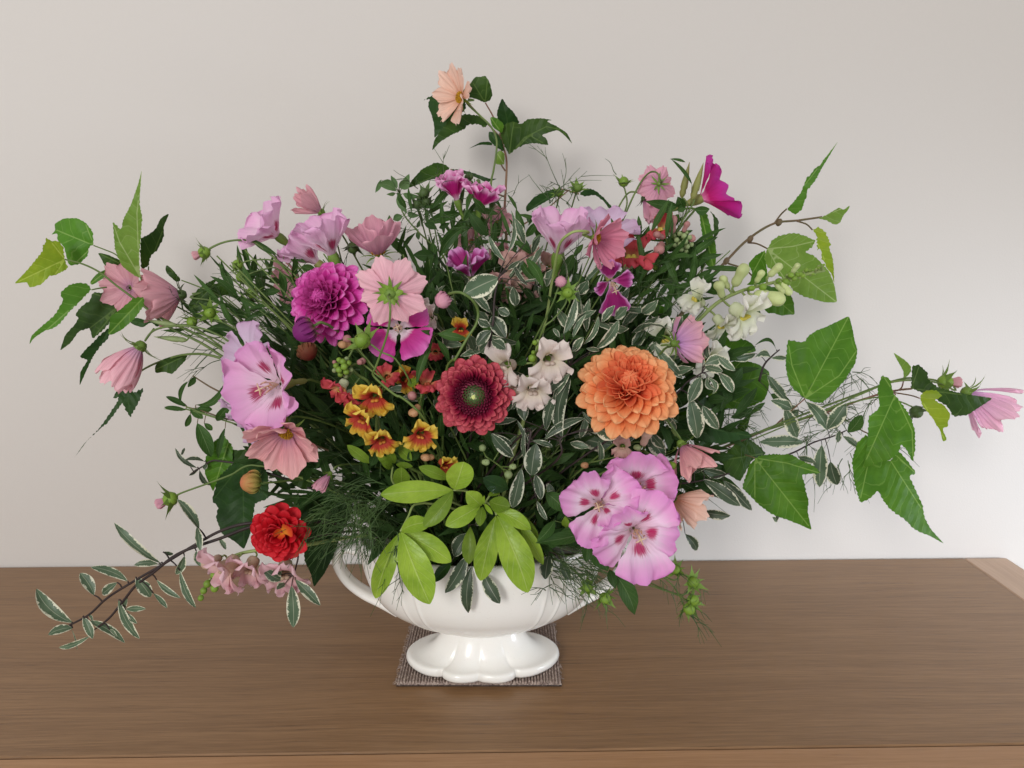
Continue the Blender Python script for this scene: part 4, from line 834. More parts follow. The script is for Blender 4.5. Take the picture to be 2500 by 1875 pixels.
# ---------------------------------------------------------------- cream edged (variegated) sprigs
def vsprig(label, k, stems, leaves, mat='varie', r=.0013, off=0.0, d=None, sm='twig', mouth=True, name='cream_edged_sprig', nrm=None, group=None, pr=(.85, .75)):
    first = [pt(k, p[0], p[1], off, d) if len(p) == 2 else pt(k, p[0], p[1], 0, p[2]) for p in stems[0]]
    root = thing(name, label, 'branch', first[0], group); g = Geo()
    for i, s in enumerate(stems):
        sp = [pt(k, p[0], p[1], off, d) if len(p) == 2 else pt(k, p[0], p[1], 0, p[2]) for p in s]
        full = sp+(to_mouth(sp[-1]) if mouth and i == 0 else []); tube(g, full, r*.55, r, 6, 5); path = (path if i else [])+cr(full, 14)
    for l in leaves:                                                # short petioles reach the stem
        o = l[3] if len(l) > 3 else {}; A = pt(k, *l[0], o.get('off', off), o.get('d', d)); q = min(path, key=lambda p: (p-A).length)
        if .0012 < (q-A).length < .04: tube(g, [A, A.lerp(q, .5)+V((0, 0, .0015)), q], r*.32, r*.42, 4, 4)
    part('stem', g, M[sm], root)
    for l in leaves:
        a, b, w = l[:3]; o = dict(l[3]) if len(l) > 3 else {}; mt = o.pop('mat', mat)
        LP(root, k, a, b, w*.84, M[mt], off=o.pop('off', off), d=o.pop('d', d), dz=o.pop('dz', random.uniform(-.008, .015)), roll=o.pop('roll', random.uniform(-.35, .35)), bend=o.pop('bend', random.uniform(.02, .10)), cup=o.pop('cup', random.uniform(.2, .45)), wave=.10, twist=o.pop('twist', random.uniform(-1.0, 1.0)), pr=o.pop('pr', pr), nu=12, nv=8, side=o.pop('side', random.uniform(-.05, .05)))
    return root
vsprig('long arching dark twig with cream edged leaves low over the wood at the left', 'c', [[(440,1055),(600,970),(720,860),(910,740),(1100,630),(1330,490),(1500,400),(1700,350)], [(660,1055),(740,990),(830,880),(920,770),(1030,690),(1200,560),(1500,450),(1680,380),(1900,330)]], [
 ((1345,395),(1195,190),77), ((1085,622),(772,350),73,dict(bend=.12,side=-.09)), ((1070,630),(905,635),61,dict(side=.1)), ((862,745),(612,648),69,dict(side=.08)), ((790,752),(690,828),77), ((635,838),(540,690),90),
 ((915,718),(1015,850),102), ((1058,735),(1218,858),49,dict(side=.05)), ((1215,672),(1322,922),57,dict(side=.06)), ((1245,572),(1188,698),69), ((1035,825),(1128,925),41), ((850,935),(985,930),49), ((860,860),(840,925),41),
 ((860,960),(925,1030),41), ((800,870),(942,1132),69,dict(side=.06)), ((595,1010),(842,1160),73,dict(side=-.05)), ((610,1112),(398,1190),45,dict(side=-.06)), ((490,1025),(246,795),106,dict(side=-.1)), ((490,1060),(325,1105),73,dict(side=.08)),
 ((560,985),(625,1132),69), ((1330,378),(1352,540),57,dict(mat='varie')), ((1325,540),(1352,642),53), ((740,1070),(790,1120),24), ((600,965),(625,1010),24), ((1100,545),(1170,560),32), ((480,1060),(520,1210),11,dict(side=-.06)), ((1480,460),(1525,530),41)],
 off=0, d=.31, r=.0019, mouth=True, sm='twig')
vsprig('small cream edged sprig hanging below the pale pink snapdragon', 'c', [[(1985,700),(2010,600),(2040,480)]], [
 ((1968,775),(1980,1055),110,dict(bend=.03)), ((1995,735),(2162,908),85), ((1905,735),(1778,658),85,dict(side=-.05)), ((1925,760),(1870,800),60), ((1900,700),(1840,672),40)], d=.335)
vsprig('dark stemmed sprig of plain green leaves by the left pale flower', 'b', [[(1610,860),(1760,900),(1940,960),(2150,1000)], [(1660,590),(1800,680),(1960,770),(2060,880),(2300,1000)]], [
 ((1605,855),(1430,770),60,dict(side=.04)), ((1605,885),(1415,862),50), ((1640,870),(1750,960),90), ((1700,1000),(1820,1290),150,dict(mat='lance')), ((1640,920),(1600,1030),60), ((1680,600),(1620,690),60), ((1560,820),(1615,640),45,dict(side=-.12)), ((1690,840),(1935,660),70,dict(side=.2)),
 ((1700,870),(1830,880),80), ((1960,740),(2110,910),70), ((1870,980),(1990,840),90), ((1760,1000),(1830,1060),60), ((1940,1040),(1880,1300),60)], mat='lance', d=.26, sm='stem_brown', name='leafy_sprig')
vsprig('little grey sprig with curled leaves above the left bud', 'b', [[(1640,1440),(1750,1370),(1850,1320)]], [
 ((1760,1330),(1590,1320),45,dict(side=.12)), ((1700,1385),(1510,1215),50,dict(side=-.12)), ((1560,1280),(1590,1212),30), ((1720,1380),(1630,1450),35), ((1780,1350),(1760,1400),50), ((1720,1400),(1820,1535),55,dict(side=.15))], d=.26, mat='varie_dark')
vsprig('cream edged leaves hanging over the front of the vase between lime leaves', 'n', [[(1090,900),(1080,800),(1060,700)]], [
 ((1095,925),(955,1140),165,dict(off=.0)), ((1065,1135),(872,1465),160), ((1075,1130),(985,1410),70), ((1110,1225),(1080,1645),140,dict(bend=.12)), ((1215,1280),(1365,1560),150), ((930,1190),(770,1370),120,dict(mat='gloss_dark')), ((1150,860),(1250,760),80)], mat='varie_dark', d=.345)
vsprig('cream edged leaves dropping right of the lime sprig', 'n', [[(1600,300),(1620,150),(1640,0)]], [
 ((1560,345),(1478,697),150,dict(bend=.1)), ((1680,395),(1735,625),110), ((1690,120),(1648,408),200), ((1590,0),(1600,280),50,dict(side=.06)), ((1290,30),(1490,240),130,dict(side=.05)), ((1660,95),(1840,150),60), ((1700,640),(1790,810),60)], mat='varie_dark', d=.385)
vsprig('cream edged leaves right of the burgundy dahlia', 'r', [[(1560,1560),(1480,1620),(1500,1800)]], [
 ((1150,1060),(1605,730),190,dict(bend=.1, side=-.06)), ((1000,1370),(950,1090),190), ((1290,1500),(1410,1030),170), ((1510,1590),(1620,810),230,dict(side=-.12)), ((1270,1620),(1815,1330),150,dict(side=-.1)), ((1960,1470),(2260,1590),300,dict(mat='varie')), ((1780,1240),(1960,1440),70), ((2000,1500),(2400,1490),120),
 ((540,1540),(830,1680),130), ((900,1360),(1060,1700),70), ((1350,1440),(1470,1490),60), ((1640,440),(1790,260),100)], mat='varie_dark', d=.375)
vsprig('broad cream edged leaf in front of the purple flower at centre', 'g', [[(1400,790),(1360,1000),(1340,1300)]], [
 ((1405,790),(1020,972),285,dict(bend=.08, mat='varie', roll=.1)), ((1690,420),(1585,150),110,dict(mat='varie')), ((1475,610),(1300,340),80,dict(side=-.12,mat='varie')), ((1500,520),(1540,60),70,dict(side=.12, mat='varie')), ((1480,1440),(1330,1205),200), ((1310,1310),(1180,1240),110), ((1170,1520),(1320,1360),150),
 ((1560,880),(1590,1090),140), ((1400,1120),(1520,1190),120), ((1770,520),(1850,330),90), ((1560,620),(1720,870),60,dict(side=.1)), ((1880,890),(1700,580),120,dict(mat='lance',side=.1)), ((1500,700),(1640,600),60), ((1330,1470),(1480,1560),140)], mat='varie_dark', off=.0)
vsprig('cream edged sprig left above the orange dahlia', 'j', [[(150,900),(60,1100),(0,1300)]], [
 ((390,742),(592,485),110,dict(side=.06)), ((270,705),(410,450),60,dict(side=.1)), ((95,610),(205,285),100,dict(side=.06)), ((0,1185),(150,965),80), ((190,770),(275,640),90), ((60,640),(0,560),50), ((300,430),(180,640),60), ((420,760),(300,740),50)], mat='varie', off=-.01)
vsprig('coiled cream edged sprig beside the lilac pink flower right of the orange dahlia', 'j', [[(1340,960),(1200,1050),(1130,1130),(900,1300)]], [
 ((1330,1000),(1225,1225),140,dict(bend=.1)), ((1230,1180),(1300,1548),180,dict(bend=.08)), ((1345,1255),(1490,1465),130), ((1370,880),(1530,830),130), ((1370,900),(1530,945),90), ((1480,800),(1640,940),100,dict(side=.06)), ((1490,960),(1620,1135),110), ((1395,985),(1480,1110),60,dict(side=.3)),
 ((1390,1000),(1440,1150),60,dict(side=-.25)), ((1380,630),(1408,835),80,dict(side=.06)), ((910,705),(1165,1005),130,dict(side=.08,bend=.1)), ((1090,1330),(1010,1420),80), ((880,1500),(1000,1640),110), ((1010,1330),(1110,1470),80)], mat='varie', off=.0, d=.33)
vsprig('thin black twig with grey green leaves at the right', 'j', [[(2040,750),(1960,820),(1900,890),(1855,1035)]], [
 ((1825,785),(1605,830),90,dict(side=-.05)), ((1960,820),(1815,820),80,dict(side=.2)), ((1965,825),(2110,830),60), ((2010,760),(1815,715),40,dict(side=.3,mat='lance')), ((1930,980),(2105,1215),110), ((1960,1150),(2150,1250),110,dict(mat='lance')), ((2040,1420),(2210,1290),120), ((2060,1290),(2200,1260),60)], mat='varie', d=.225, mouth=False)
vsprig('cream edged sprig among the fine threads at the right', 'l', [[(600,850),(520,885),(380,930),(240,1000),(0,1080),(-260,1130)]], [
 ((185,690),(268,895),120,dict(roll=.2)), ((335,650),(478,845),115), ((478,840),(605,660),120), ((10,925),(310,928),110), ((440,945),(425,1235),120), ((500,1060),(545,1220),110,dict(mat='varie_dark')), ((585,885),(692,965),60), ((280,1030),(400,1065),60), ((560,850),(550,930),50), ((620,860),(715,740),100,dict(mat='lance')),
 ((90,640),(235,700),90), ((190,1180),(130,1470),60,dict(mat='varie_dark')), ((100,1440),(130,1475),40)], mat='varie', d=.24)
vsprig('two black twigs with cream edged leaves right of the peach bell flowers', 'm', [[(1330,430),(1160,475),(1000,500),(840,515)], [(1260,550),(1140,610),(1000,680)]], [
 ((1150,470),(1400,650),110), ((1150,400),(1310,440),90), ((1150,690),(1335,715),85), ((1030,840),(1110,948),80), ((790,160),(890,325),130,dict(mat='varie')), ((280,180),(540,240),150,dict(mat='varie')), ((1290,480),(1480,680),90), ((1090,430),(1180,370),50), ((700,180),(560,200),50)], mat='varie_dark', d=.31)
vsprig('two serrated cream edged leaves on the right shoulder of the vase', 'm', [[(120,960),(100,900),(110,850)]], [((110,985),(85,1145),110), ((190,1010),(250,1150),90), ((150,540),(100,560),120)], mat='varie_dark', d=.345)
# ---------------------------------------------------------------- lime sprigs
def lime(label, k, root_xy, leaves, d, stems=(), mat='lime', mouth=True):
    b = pt(k, *root_xy, 0, d); root = thing('lime_leaf_sprig', label, 'sprig', b); g = Geo()
    s = [b]+[pt(k, p[0], p[1], 0, p[2]) for p in stems]; tube(g, s+(to_mouth(s[-1]) if mouth else []), .0009, .0014, 6, 5); part('stem', g, M['stem_light'], root)
    for l in leaves:
        a, e, w = l[:3]; o = dict(l[3]) if len(l) > 3 else {}
        LP(root, k, a, e, w, M[o.pop('mat', mat)], d=o.pop('d', d), dz=o.pop('dz', .012), roll=o.pop('roll', random.uniform(-.2, .2)), bend=o.pop('bend', .07), cup=o.pop('cup', .26), pr=o.pop('pr', (.95, .72)), nu=14, nv=8, wave=.05, twist=random.uniform(-.5, .5), side=o.pop('side', 0.0))
lime('lime green sprig of four broad leaves spilling over the left front of the vase', 'n', (470,912), [
 ((475,915),(735,1565),290,dict(dz=.024, side=.02)), ((482,908),(928,1185),205,dict(side=-.02, d=.357)), ((466,922),(248,1515),190,dict(side=.04, d=.358)), ((464,925),(372,1190),100,dict(d=.352)), ((478,905),(732,832),150,dict(side=-.06, pr=(.8,.5)))], .365, [(540,780,.355),(600,670,.345)])
lime('lime green sprig with two very large leaves over the middle of the vase', 'n', (1335,765), [
 ((1330,770),(1190,1355),205,dict(dz=.010, d=.363)), ((1340,770),(1618,1462),285,dict(dz=.026, side=-.03)), ((1300,705),(1645,895),140,dict(side=-.03)), ((1480,700),(1680,1120),240,dict(d=.345, mat='lime_dark')), ((1100,870),(1085,1205),130,dict(d=.35, mat='lime_dark')), ((1530,800),(1755,1210),110,dict(d=.36))], .37, [(1300,690,.365),(1230,640,.355)])
lime('lime sprig with a round upright leaf and a long leaf pointing to one side', 'n', (950,540), [
 ((955,535),(1040,285),240,dict(pr=(.8,.42))), ((945,540),(292,580),200,dict(side=.02)), ((945,545),(680,870),160,dict(mat='lime_dark', side=-.04)), ((910,442),(635,332),110,dict(mat='lime_dark'))], .37, [(1060,550,.36),(1200,620,.35)])
lime('small whorl of young lime leaves between the two big lime sprigs', 'n', (1220,670), [
 ((1190,680),(876,858),170), ((1200,680),(1062,555),150), ((1210,690),(1185,865),100,dict(mat='lime_dark')), ((1270,640),(1460,690),150,dict(mat='lime_dark',side=.05)), ((1225,660),(1300,760),40), ((1215,670),(1225,590),30), ((1440,530),(1215,430),160,dict(mat='gloss_dark')), ((1380,540),(1260,590),60,dict(mat='lime_dark'))], .365, [(1300,560,.355)])
lime('shaded lime sprig under the yellow snapdragon florets', 'n', (400,330), [
 ((480,500),(480,335),150,dict(pr=(.7,.5))), ((450,155),(705,150),95), ((455,160),(572,275),95), ((220,300),(-10,135),95), ((390,310),(260,225),70), ((420,300),(350,170),80), ((430,310),(580,330),60), ((400,330),(300,300),80), ((250,200),(200,320),90,dict(mat='lance_dark')), ((640,200),(530,260),100,dict(mat='lance_dark'))], .36, [(410,480,.35)], 'lime_dark')
# ---------------------------------------------------------------- green lance leaf sprigs seen between the flowers
def lsprig(label, k, stem, leaves, mat='lance', d=None, off=0.0, r=.0012, sm='stem', group=None, w=None):
    return vsprig(label, k, [stem], leaves, mat, r, off, d, sm, True, 'leafy_sprig', None, group, (.9, 1.0))
lsprig('upright leafy stem with paired rounded leaves left of the top pink flowers', 'f', [(280,1250,.17),(300,1420,.18),(440,1600,.19),(600,1750,.21),(700,1900,.23)], [
 ((250,1240),(75,1180),110,dict(side=.12)), ((110,1140),(60,1255),50), ((255,1220),(200,1100),60), ((300,1220),(365,1085),70), ((275,1210),(370,1140),110), ((240,1260),(160,1270),40), ((270,1260),(345,1440),90,dict(side=.05)), ((310,1265),(440,1280),70,dict(side=.08)), ((350,1440),(460,1460),70), ((310,1470),(220,1500),80), ((440,1600),(450,1680),50), ((440,1570),(460,1500),40)], 'lance_soft', d=.18)
lsprig('leafy stem of toothed lance leaves under the top pink flowers', 'f', [(1000,1420,.19),(900,1440,.2),(960,1600,.21),(1040,1800,.23)], [
 ((860,1400),(905,1550),70,dict(mat='lance_soft')), ((920,1420),(1080,1640),150), ((840,1440),(500,1540),110,dict(side=.06)), ((1000,1500),(640,1700),110,dict(side=.06)), ((1010,1640),(980,1760),70), ((1120,1290),(1090,1420),70), ((520,1400),(540,1560),40)], d=.2)
lsprig('broad dark lance leaves left of the purple centre flower', 'g', [(1000,270,.22),(900,450,.23),(760,640,.24),(900,900,.25)], [
 ((1010,260),(760,580),130,dict(side=.1,mat='lance')), ((700,540),(480,540),150), ((600,200),(740,260),100), ((760,250),(880,190),70), ((720,700),(740,500),60), ((1090,90),(1280,340),150), ((1580,320),(1760,540),90,dict(side=-.05)), ((1000,850),(900,760),100), ((500,1000),(700,930),60), ((780,1310),(1110,1300),110,dict(side=.12)), ((700,900),(880,920),90)], 'lance_dark', d=.27)
lsprig('lance leaves around the stems of the rose flower', 'i', [(470,1020,.26),(420,1300,.28),(300,1600,.29)], [
 ((550,1000),(420,1200),120), ((550,1010),(560,1200),90), ((80,1040),(280,1260),90,dict(side=.1)), ((560,1160),(660,1420),170,dict(mat='lance_dark')), ((400,1200),(230,1340),90), ((380,1360),(80,1560),140,dict(mat='lance_dark')), ((640,910),(550,1020),60), ((250,820),(180,980),70,dict(mat='lance_soft')), ((0,870),(170,1000),70), ((470,1300),(380,1360),60)], 'lance', d=.28)
lsprig('leafy stem bending right below the coral snapdragon', 'i', [(1620,560,.19),(1530,700,.2),(1400,950,.22),(1300,1180,.23),(1150,1420,.25),(1020,1640,.26)], [
 ((1500,560),(1200,520),110,dict(side=-.06)), ((1490,560),(1340,610),60), ((1540,580),(1490,480),110), ((1560,570),(1480,600),90), ((1640,590),(1780,590),100,dict(side=.12)), ((1500,640),(1460,700),60), ((1580,940),(1490,1220),100,dict(side=-.08)), ((1560,970),(1290,1020),120,dict(side=-.1,mat='lance_dark')), ((1620,1000),(1600,920),40),
 ((1330,1180),(1500,1180),60), ((1310,1190),(1520,1500),130,dict(side=-.16)), ((1180,1520),(1440,1520),110,dict(side=.1)), ((1230,1420),(1440,1380),90,dict(side=.1)), ((1200,1340),(1130,1180),110), ((1340,1060),(1400,1100),70), ((1650,1290),(1560,1160),40), ((1560,170),(1420,140),30) , ((1620,370),(1430,140),40,dict(side=.04))], 'lance', d=.22)
lsprig('lance leaves under the right trio of pink flowers', 'm', [(380,830,.36),(300,880,.35),(200,900,.34)], [
 ((90,560),(230,690),130), ((380,790),(150,910),120,dict(side=.06)), ((380,830),(20,900),110), ((150,750),(30,890),90,dict(mat='lance')), ((360,880),(360,1030),100), ((410,900),(510,1090),150), ((560,1110),(690,1385),150,dict(bend=.1)), ((520,1080),(560,1210),80,dict(mat='lance_dark')), ((420,900),(330,930),60), ((220,720),(230,800),70,dict(mat='lime_dark')), ((100,910),(180,900),60)], 'lance', d=.37)
lsprig('long narrow leaves arching left of the magenta dahlia', 's', [(1750,480,.24),(1900,700,.25),(2000,900,.26)], [
 ((1740,620),(1800,1040),150,dict(side=-.08)), ((1780,1390),(1150,1450),90,dict(side=.25)), ((1180,1640),(560,1560),130,dict(side=.2)), ((2060,560),(2300,620),150), ((1700,380),(1300,130),110), ((1850,300),(2000,570),70), ((1960,430),(2140,500),70), ((2060,870),(1850,1080),70,dict(side=-.1)), ((1880,1250),(2020,1270),80), ((1540,1500),(2000,1600),150,dict(mat='lance_dark'))], 'lance', d=.25)
lsprig('pale green seed pods and leaves at the left above the pink bell', 'b', [(1530,150,.24),(1650,160,.245),(1850,300,.25),(2000,420,.26)], [((1620,180),(1400,200),40), ((1750,200),(2000,250),60), ((2060,260),(2090,340),60)], 'lance', d=.25)
lsprig('narrow leaves between the yellow snapdragon and the burgundy dahlia', 'h', [(700,100,.36),(600,400,.35),(650,600,.34)], [
 ((690,150),(520,610),110,dict(side=.05)), ((740,130),(870,375),90), ((740,60),(1070,120),110,dict(side=.04)), ((720,60),(560,30),70), ((1590,320),(1350,110),130), ((1700,330),(1590,390),130), ((1620,130),(1600,300),70), ((420,620),(540,560),110,dict(mat='lime_dark')), ((950,0),(760,90),60)], 'lance', d=.365)
# ---------------------------------------------------------------- flowers
# dahlias
dahlia('large orange dahlia with curled petals and a closed button centre', 'j', (668,1125), 445, (-.05,.66,.75), 'deco', 104, (DO, DO2), off=.0, d=.385, th=(98, 26), ln=(1.0,.66), W=.45)
root, B, A, L = dahlia('round burgundy dahlia with a lime green eye', 'h', (1140,738), 445, (-.10,.07,1), 'burg', 84, (DB, DB), off=.0, d=.385, th=(96, 50), ln=(1.02,.66), rad=(.25,.36), lift=(-.06,.0), W=.44, jit=.05, seed=3, tp=.85, q=(.5, .86))
fb = one('floret', DB2, lambda: petal(.42, SPO, bend=.9, cup=.1, roll=1.5, tipr=.05, nu=5, nv=4)); fgm = one('floret', DG, lambda: petal(.42, SPO, bend=.9, cup=.1, roll=1.5, tipr=.05, nu=5, nv=4))
g = Geo(); ellip(g, frame(A, B, (.40*L, .40*L, .10*L)), 16, 8); part('disc', g, DB2, root)
g = Geo(); ellip(g, frame(A, B+A*.135*L, (.105*L, .105*L, .045*L)), 12, 8); part('eye', g, plain('lime_eye', C(226,230,150), C(196,206,110), 500, .6, .1), root)
for i in range(150):
    t = math.sqrt((i+2)/152); a = i*2.399963; h = .10*L*math.sqrt(max(0, 1-t*t*.98))-.04*L*math.exp(-(t/.25)**2)
    link('floret', fgm if i < 9 else fb, root, pm(A, B+A*h, a, R(20+42*t-(18 if i < 9 else 0)), L*(.13+.06*t), .40*L*t))
dahlia('magenta dahlia with rolled petals behind the pink cosmos', 'd', (1340,1490), 450, (-.32,.36,.88), 'deco', 104, (DM, DM2), d=.345, th=(104, 22), ln=(1.0,.60), W=.42, seed=5)
dahlia('small bright red dahlia at the left edge of the vase', 'p', (940,1005), 232, (.02,.05,1), 'loose', 62, (DR, DR), d=.345, th=(102, 14), ln=(1.04,.60), W=.62, jit=.16, seed=8)
A = ax((.1, .1, 1)); bb = pt('p', 955, 990, 0, .372); gm = meshes('dahlia_petal', DR2, 3, lambda i: petal(.66, SPO, bend=.5, cup=.34, tipr=.06, seed=i, nu=8, nv=8))
rt = [o for o in bpy.data.objects if o.get('label', '').startswith('small bright red dahlia')][0]
link('petal', gm[0], rt, pm(A, bb, R(-60), R(52), .021, .001)); link('petal', gm[1], rt, pm(A, bb, R(70), R(40), .012, .001)); link('petal', gm[2], rt, pm(A, bb, R(190), R(35), .010, .001))
bud('tight purple dahlia bud tucked under the magenta dahlia', 'e', (1075,255), 138, (-.85,-.42,.30), d=.385, kind='petals', tip=DBUD, r=.0012)
bud('two tone orange dahlia bud in front of a dark leaf', 'p', (705,590), 92, (-.92,.12,.3), d=.32, kind='petals', tip=DBUD2, r=.0011)
bud('dull red dahlia bud half hidden under the purple bud', 'e', (1110,480), 110, (.5,-.5,.6), d=.31, kind='petals', tip=petal_mat('bud_brick', [(0, C(170,130,90)), (1, C(130,44,40))], .3, 8), r=.0011)
# cosmos
G = 'cosmos'
cosmos('peach apricot cosmos at the very top facing sideways', 'f', (835,400), 300, (-.80,.06,.60), (64,74), M['cos_apricot'], 9, d=.165, stem=[(880,440,0),(1000,560,.0),(1100,660,0),(1150,770,0),(1148,900,0),(1125,1050,0),(1100,1200,.02)], seed=4, W=.50, bend=.25, r=.0012)
cosmos('dusky pink cosmos open behind the left leaves', 'a', (1120,1245), 250, (-.25,.05,.96), 70, M['cos_dusky'], 8, d=.235, seed=5, disc=False)
cosmos('pink cosmos seen from the side among the left leaves', 'a', (1560,1305), 360, (-.93,-.08,.22), (56,40), M['cos_dusky'], 9, d=.25, stem=[(1640,1325,0),(1850,1365,0),(2100,1540,0)], seed=6, W=.64, disc=False, cal='calyx_dark')
cosmos('soft pink bell shaped cosmos nodding at the far left', 'b', (1205,345), 440, (-.56,-.78,.28), (46,34), M['cos_pink'], 9, d=.28, stem=[(1250,290,0),(1300,220,0),(1380,180,0),(1640,165,0),(1900,250,0)], seed=7, W=.44, disc=False, bend=.75)
cosmos('soft pink cosmos reaching out at the far right', 'l', (1440,588), 330, (.78,-.56,.25), (52,34), M['cos_soft'], 8, d=.24, stem=[(1360,570,0),(1240,520,0),(1060,500,0),(900,520,0),(700,600,0),(430,720,0)], seed=8, W=.40, disc=False)
cosmos('nodding pink cosmos turned away on a hooked stem at the upper right', 'i', (1322,365), 200, (-.12,-.15,-.98), (72,84), M['cos_mauve'], 8, d=.20, stem=[(1335,325,.02),(1310,270,.02),(1250,258,.01),(1180,320,.0),(1100,460,0),(1020,640,0),(960,780,0)], seed=9, disc=False)
cosmos('pink cosmos hanging beneath the hooked stem at the upper right', 'i', (1190,500), 240, (.45,-.80,.2), 28, M['cos_mauve'], 7, d=.18, stem=[(1150,440,0),(1060,440,0),(990,520,0)], seed=10, disc=False, cal='calyx_dark')
cosmos('deep rose cosmos on a hooked stem facing sideways right of centre', 'i', (745,855), 310, (.66,-.22,.66), (58,66), M['cos_rose'], 8, d=.33, stem=[(690,800,.01),(640,790,.015),(560,795,.015),(470,850,.01),(420,930,.0),(390,1080,-.01),(350,1300,-.02),(310,1560,-.03)], seed=11, W=.56, r=.0014, sm='stem_light')
cosmos('large pale pink cosmos seen from behind with a green star calyx', 'g', (235,955), 400, (.03,.10,-.99), (76,88), M['cos_pink'], 8, d=.40, stem=[(232,1070,.025),(222,1300,.02),(175,1480,.012),(110,1660,.0),('e',1840,660,-.005),('e',1815,725,-.01),('e',1900,820,-.01),('e',2080,960,-.01),('h',330,740,-.01),('h',560,930,-.015)], seed=12, cs=1.5, W=.62, disc=False, sm='stem', r=.0011, bend=.2)
cosmos('mauve pink cosmos opening upward above the magenta dahlia', 'd', (1880,985), 440, (-.08,.92,.30), (52,30), M['cos_mauve'], 6, d=.26, seed=13, W=.72, stem=[(1900,1080,0)])
cosmos('rose pink cosmos peeping up behind the upper left trio of pale flowers', 'd', (1255,520), 335, (-.74,.60,.22), (46,22), M['cos_dusky'], 6, d=.22, seed=14, W=.5, disc=False)
cosmos('dim pink cosmos behind the magenta dahlia', 'd', (1020,1260), 330, (-.55,-.12,.5), 60, M['cos_dusky'], 8, d=.21, seed=15)
cosmos('large peach pink cosmos below the big pale flower at the left', 'e', (885,1340), 480, (-.02,-.50,.84), (68,60), M['cos_peach'], 8, d=.375, seed=21, W=.68, bend=.3)
cosmos('small mauve half open cosmos near the middle left', 'p', (1345,520), 170, (-.62,-.68,.25), (24,18), M['cos_mauve'], 7, d=.345, seed=17, disc=False, W=.5)
cosmos('short dusky pink bell below the orange dahlia', 'm', (1005,235), 265, (.48,-.74,.35), (50,34), M['cos_peach'], 8, d=.35, stem=[(1000,200,0),(950,130,0),(880,60,0)], seed=18, W=.48, disc=False)
cosmos('pale peach cosmos facing away at the right of the pink trio', 'm', (955,600), 250, (.82,-.40,.14), (52,38), M['cos_apricot'], 9, d=.335, stem=[(920,600,0),(860,560,0)], seed=19, W=.48, disc=False)
cosmos('lilac pink cosmos seen side on right of the orange dahlia', 'j', (1095,695), 310, (.78,.06,-.30), (66,54), M['cos_lilac'], 8, d=.335, stem=[(1050,710,.01),(990,760,0)], seed=20, W=.70, disc=False)
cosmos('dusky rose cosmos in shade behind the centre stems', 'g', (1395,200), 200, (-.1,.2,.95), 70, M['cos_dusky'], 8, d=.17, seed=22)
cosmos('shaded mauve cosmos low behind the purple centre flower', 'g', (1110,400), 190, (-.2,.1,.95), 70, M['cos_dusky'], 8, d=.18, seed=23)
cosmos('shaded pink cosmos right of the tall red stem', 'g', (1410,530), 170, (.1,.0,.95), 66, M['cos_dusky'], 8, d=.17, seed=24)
# godetias
godetia('big pale pink godetia with crimson blotches at the left', 'e', (820,830), 580, (-.56,.06,.82), (50,48,52,46), M['god_pale'], d=.36, seed=3, phi=28, lens=(1.0,1.05,.95,.85), bend=-.35, W=1.4)
godetia('pale godetia half hidden behind the big pink one', 'e', (520,560), 400, (-.55,.25,.70), 58, M['god_plain'], d=.315, seed=4, sta=False)
godetia('pale lilac godetia low behind the big pink one', 'e', (480,1150), 330, (-.65,-.45,.45), 52, M['god_plain'], d=.31, seed=5, sta=False)
godetia('pale godetia trumpet leaning out at the upper left', 'd', (800,790), 420, (-.62,.60,.36), (40,36), M['god_light'], d=.235, seed=6, phi=40, bend=-.25, W=1.3, stem=[(900,930,0),(980,1080,0)], cal='calyx')
godetia('tall pale godetia cup with crimson marks at the upper left', 'd', (1385,1000), 520, (-.30,.90,.26), (24,30,24,30), M['god_light'], d=.265, seed=7, phi=185, bend=-.16, W=1.05, cal='calyx')
godetia('pale godetia squeezed between its neighbours at the upper left', 'd', (1230,1085), 460, (-.66,.72,.16), (24,22), M['god_light'], d=.24, seed=8, phi=200, bend=-.16, W=1.05)
godetia('white edged magenta godetia cup at the top left of centre', 'f', (800,1335), 285, (-.30,.92,.22), (20,26), M['god_dark'], d=.21, seed=9, phi=150, bend=-.15, W=.95, sta=False, cal='calyx')
godetia('white edged magenta godetia cup at the top nearest the red stem', 'f', (1000,1400), 300, (.18,.90,.26), (40,34), M['god_dark'], d=.215, seed=10, phi=155, bend=-.2, W=.95, sta=False, cal='calyx')
godetia('dark purple godetia deep in the centre foliage', 'g', (1105,785), 360, (-.10,.92,.28), (44,34), M['god_purple'], d=.29, seed=11, phi=140, bend=-.12, W=.8, sta=False)
godetia('tall pale pink godetia fan with crimson streaks right of centre', 'i', (415,1010), 480, (.10,.92,.30), (31,25,33,25), M['god_light'], d=.285, seed=12, phi=205, bend=-.14, W=.86, cal='calyx')
godetia('pale pink godetia hidden behind the rose cosmos', 'i', (840,860), 330, (.1,.70,.45), 48, M['god_plain'], d=.24, seed=13, sta=False)
godetia('hot magenta godetia at the top right', 'i', (1690,500), 390, (.88,.34,.14), (60,40,40,34), M['god_hot'], d=.19, seed=14, phi=4, bend=-.15, W=1.2, skip=(1,), sta=False, cal='calyx_gold', stem=[(1640,590,0),(1560,700,.005)])
godetia('purple godetia hanging below the rose cosmos', 'i', (885,1235), 300, (.20,-.45,.80), (70,50,58,66), M['god_purple'], d=.318, seed=15, phi=18, W=.85, lens=(.75,.62,1.12,.7))
godetia('bright magenta godetia under the pale pink cosmos', 'g', (330,1345), 370, (.0,.35,.92), (66,72), M['god_mag'], d=.365, seed=16, phi=45)
godetia('left bloom of the pink trio at the right of the vase', 'm', (458,632), 285, (-.22,.24,.93), (38,64,48,34,58), M['god_trio'], d=.385, seed=17, phi=20, n=5, W=.92, bend=-.6, lens=(1.0,.95,1.1,.8,1.05), tws=.3)
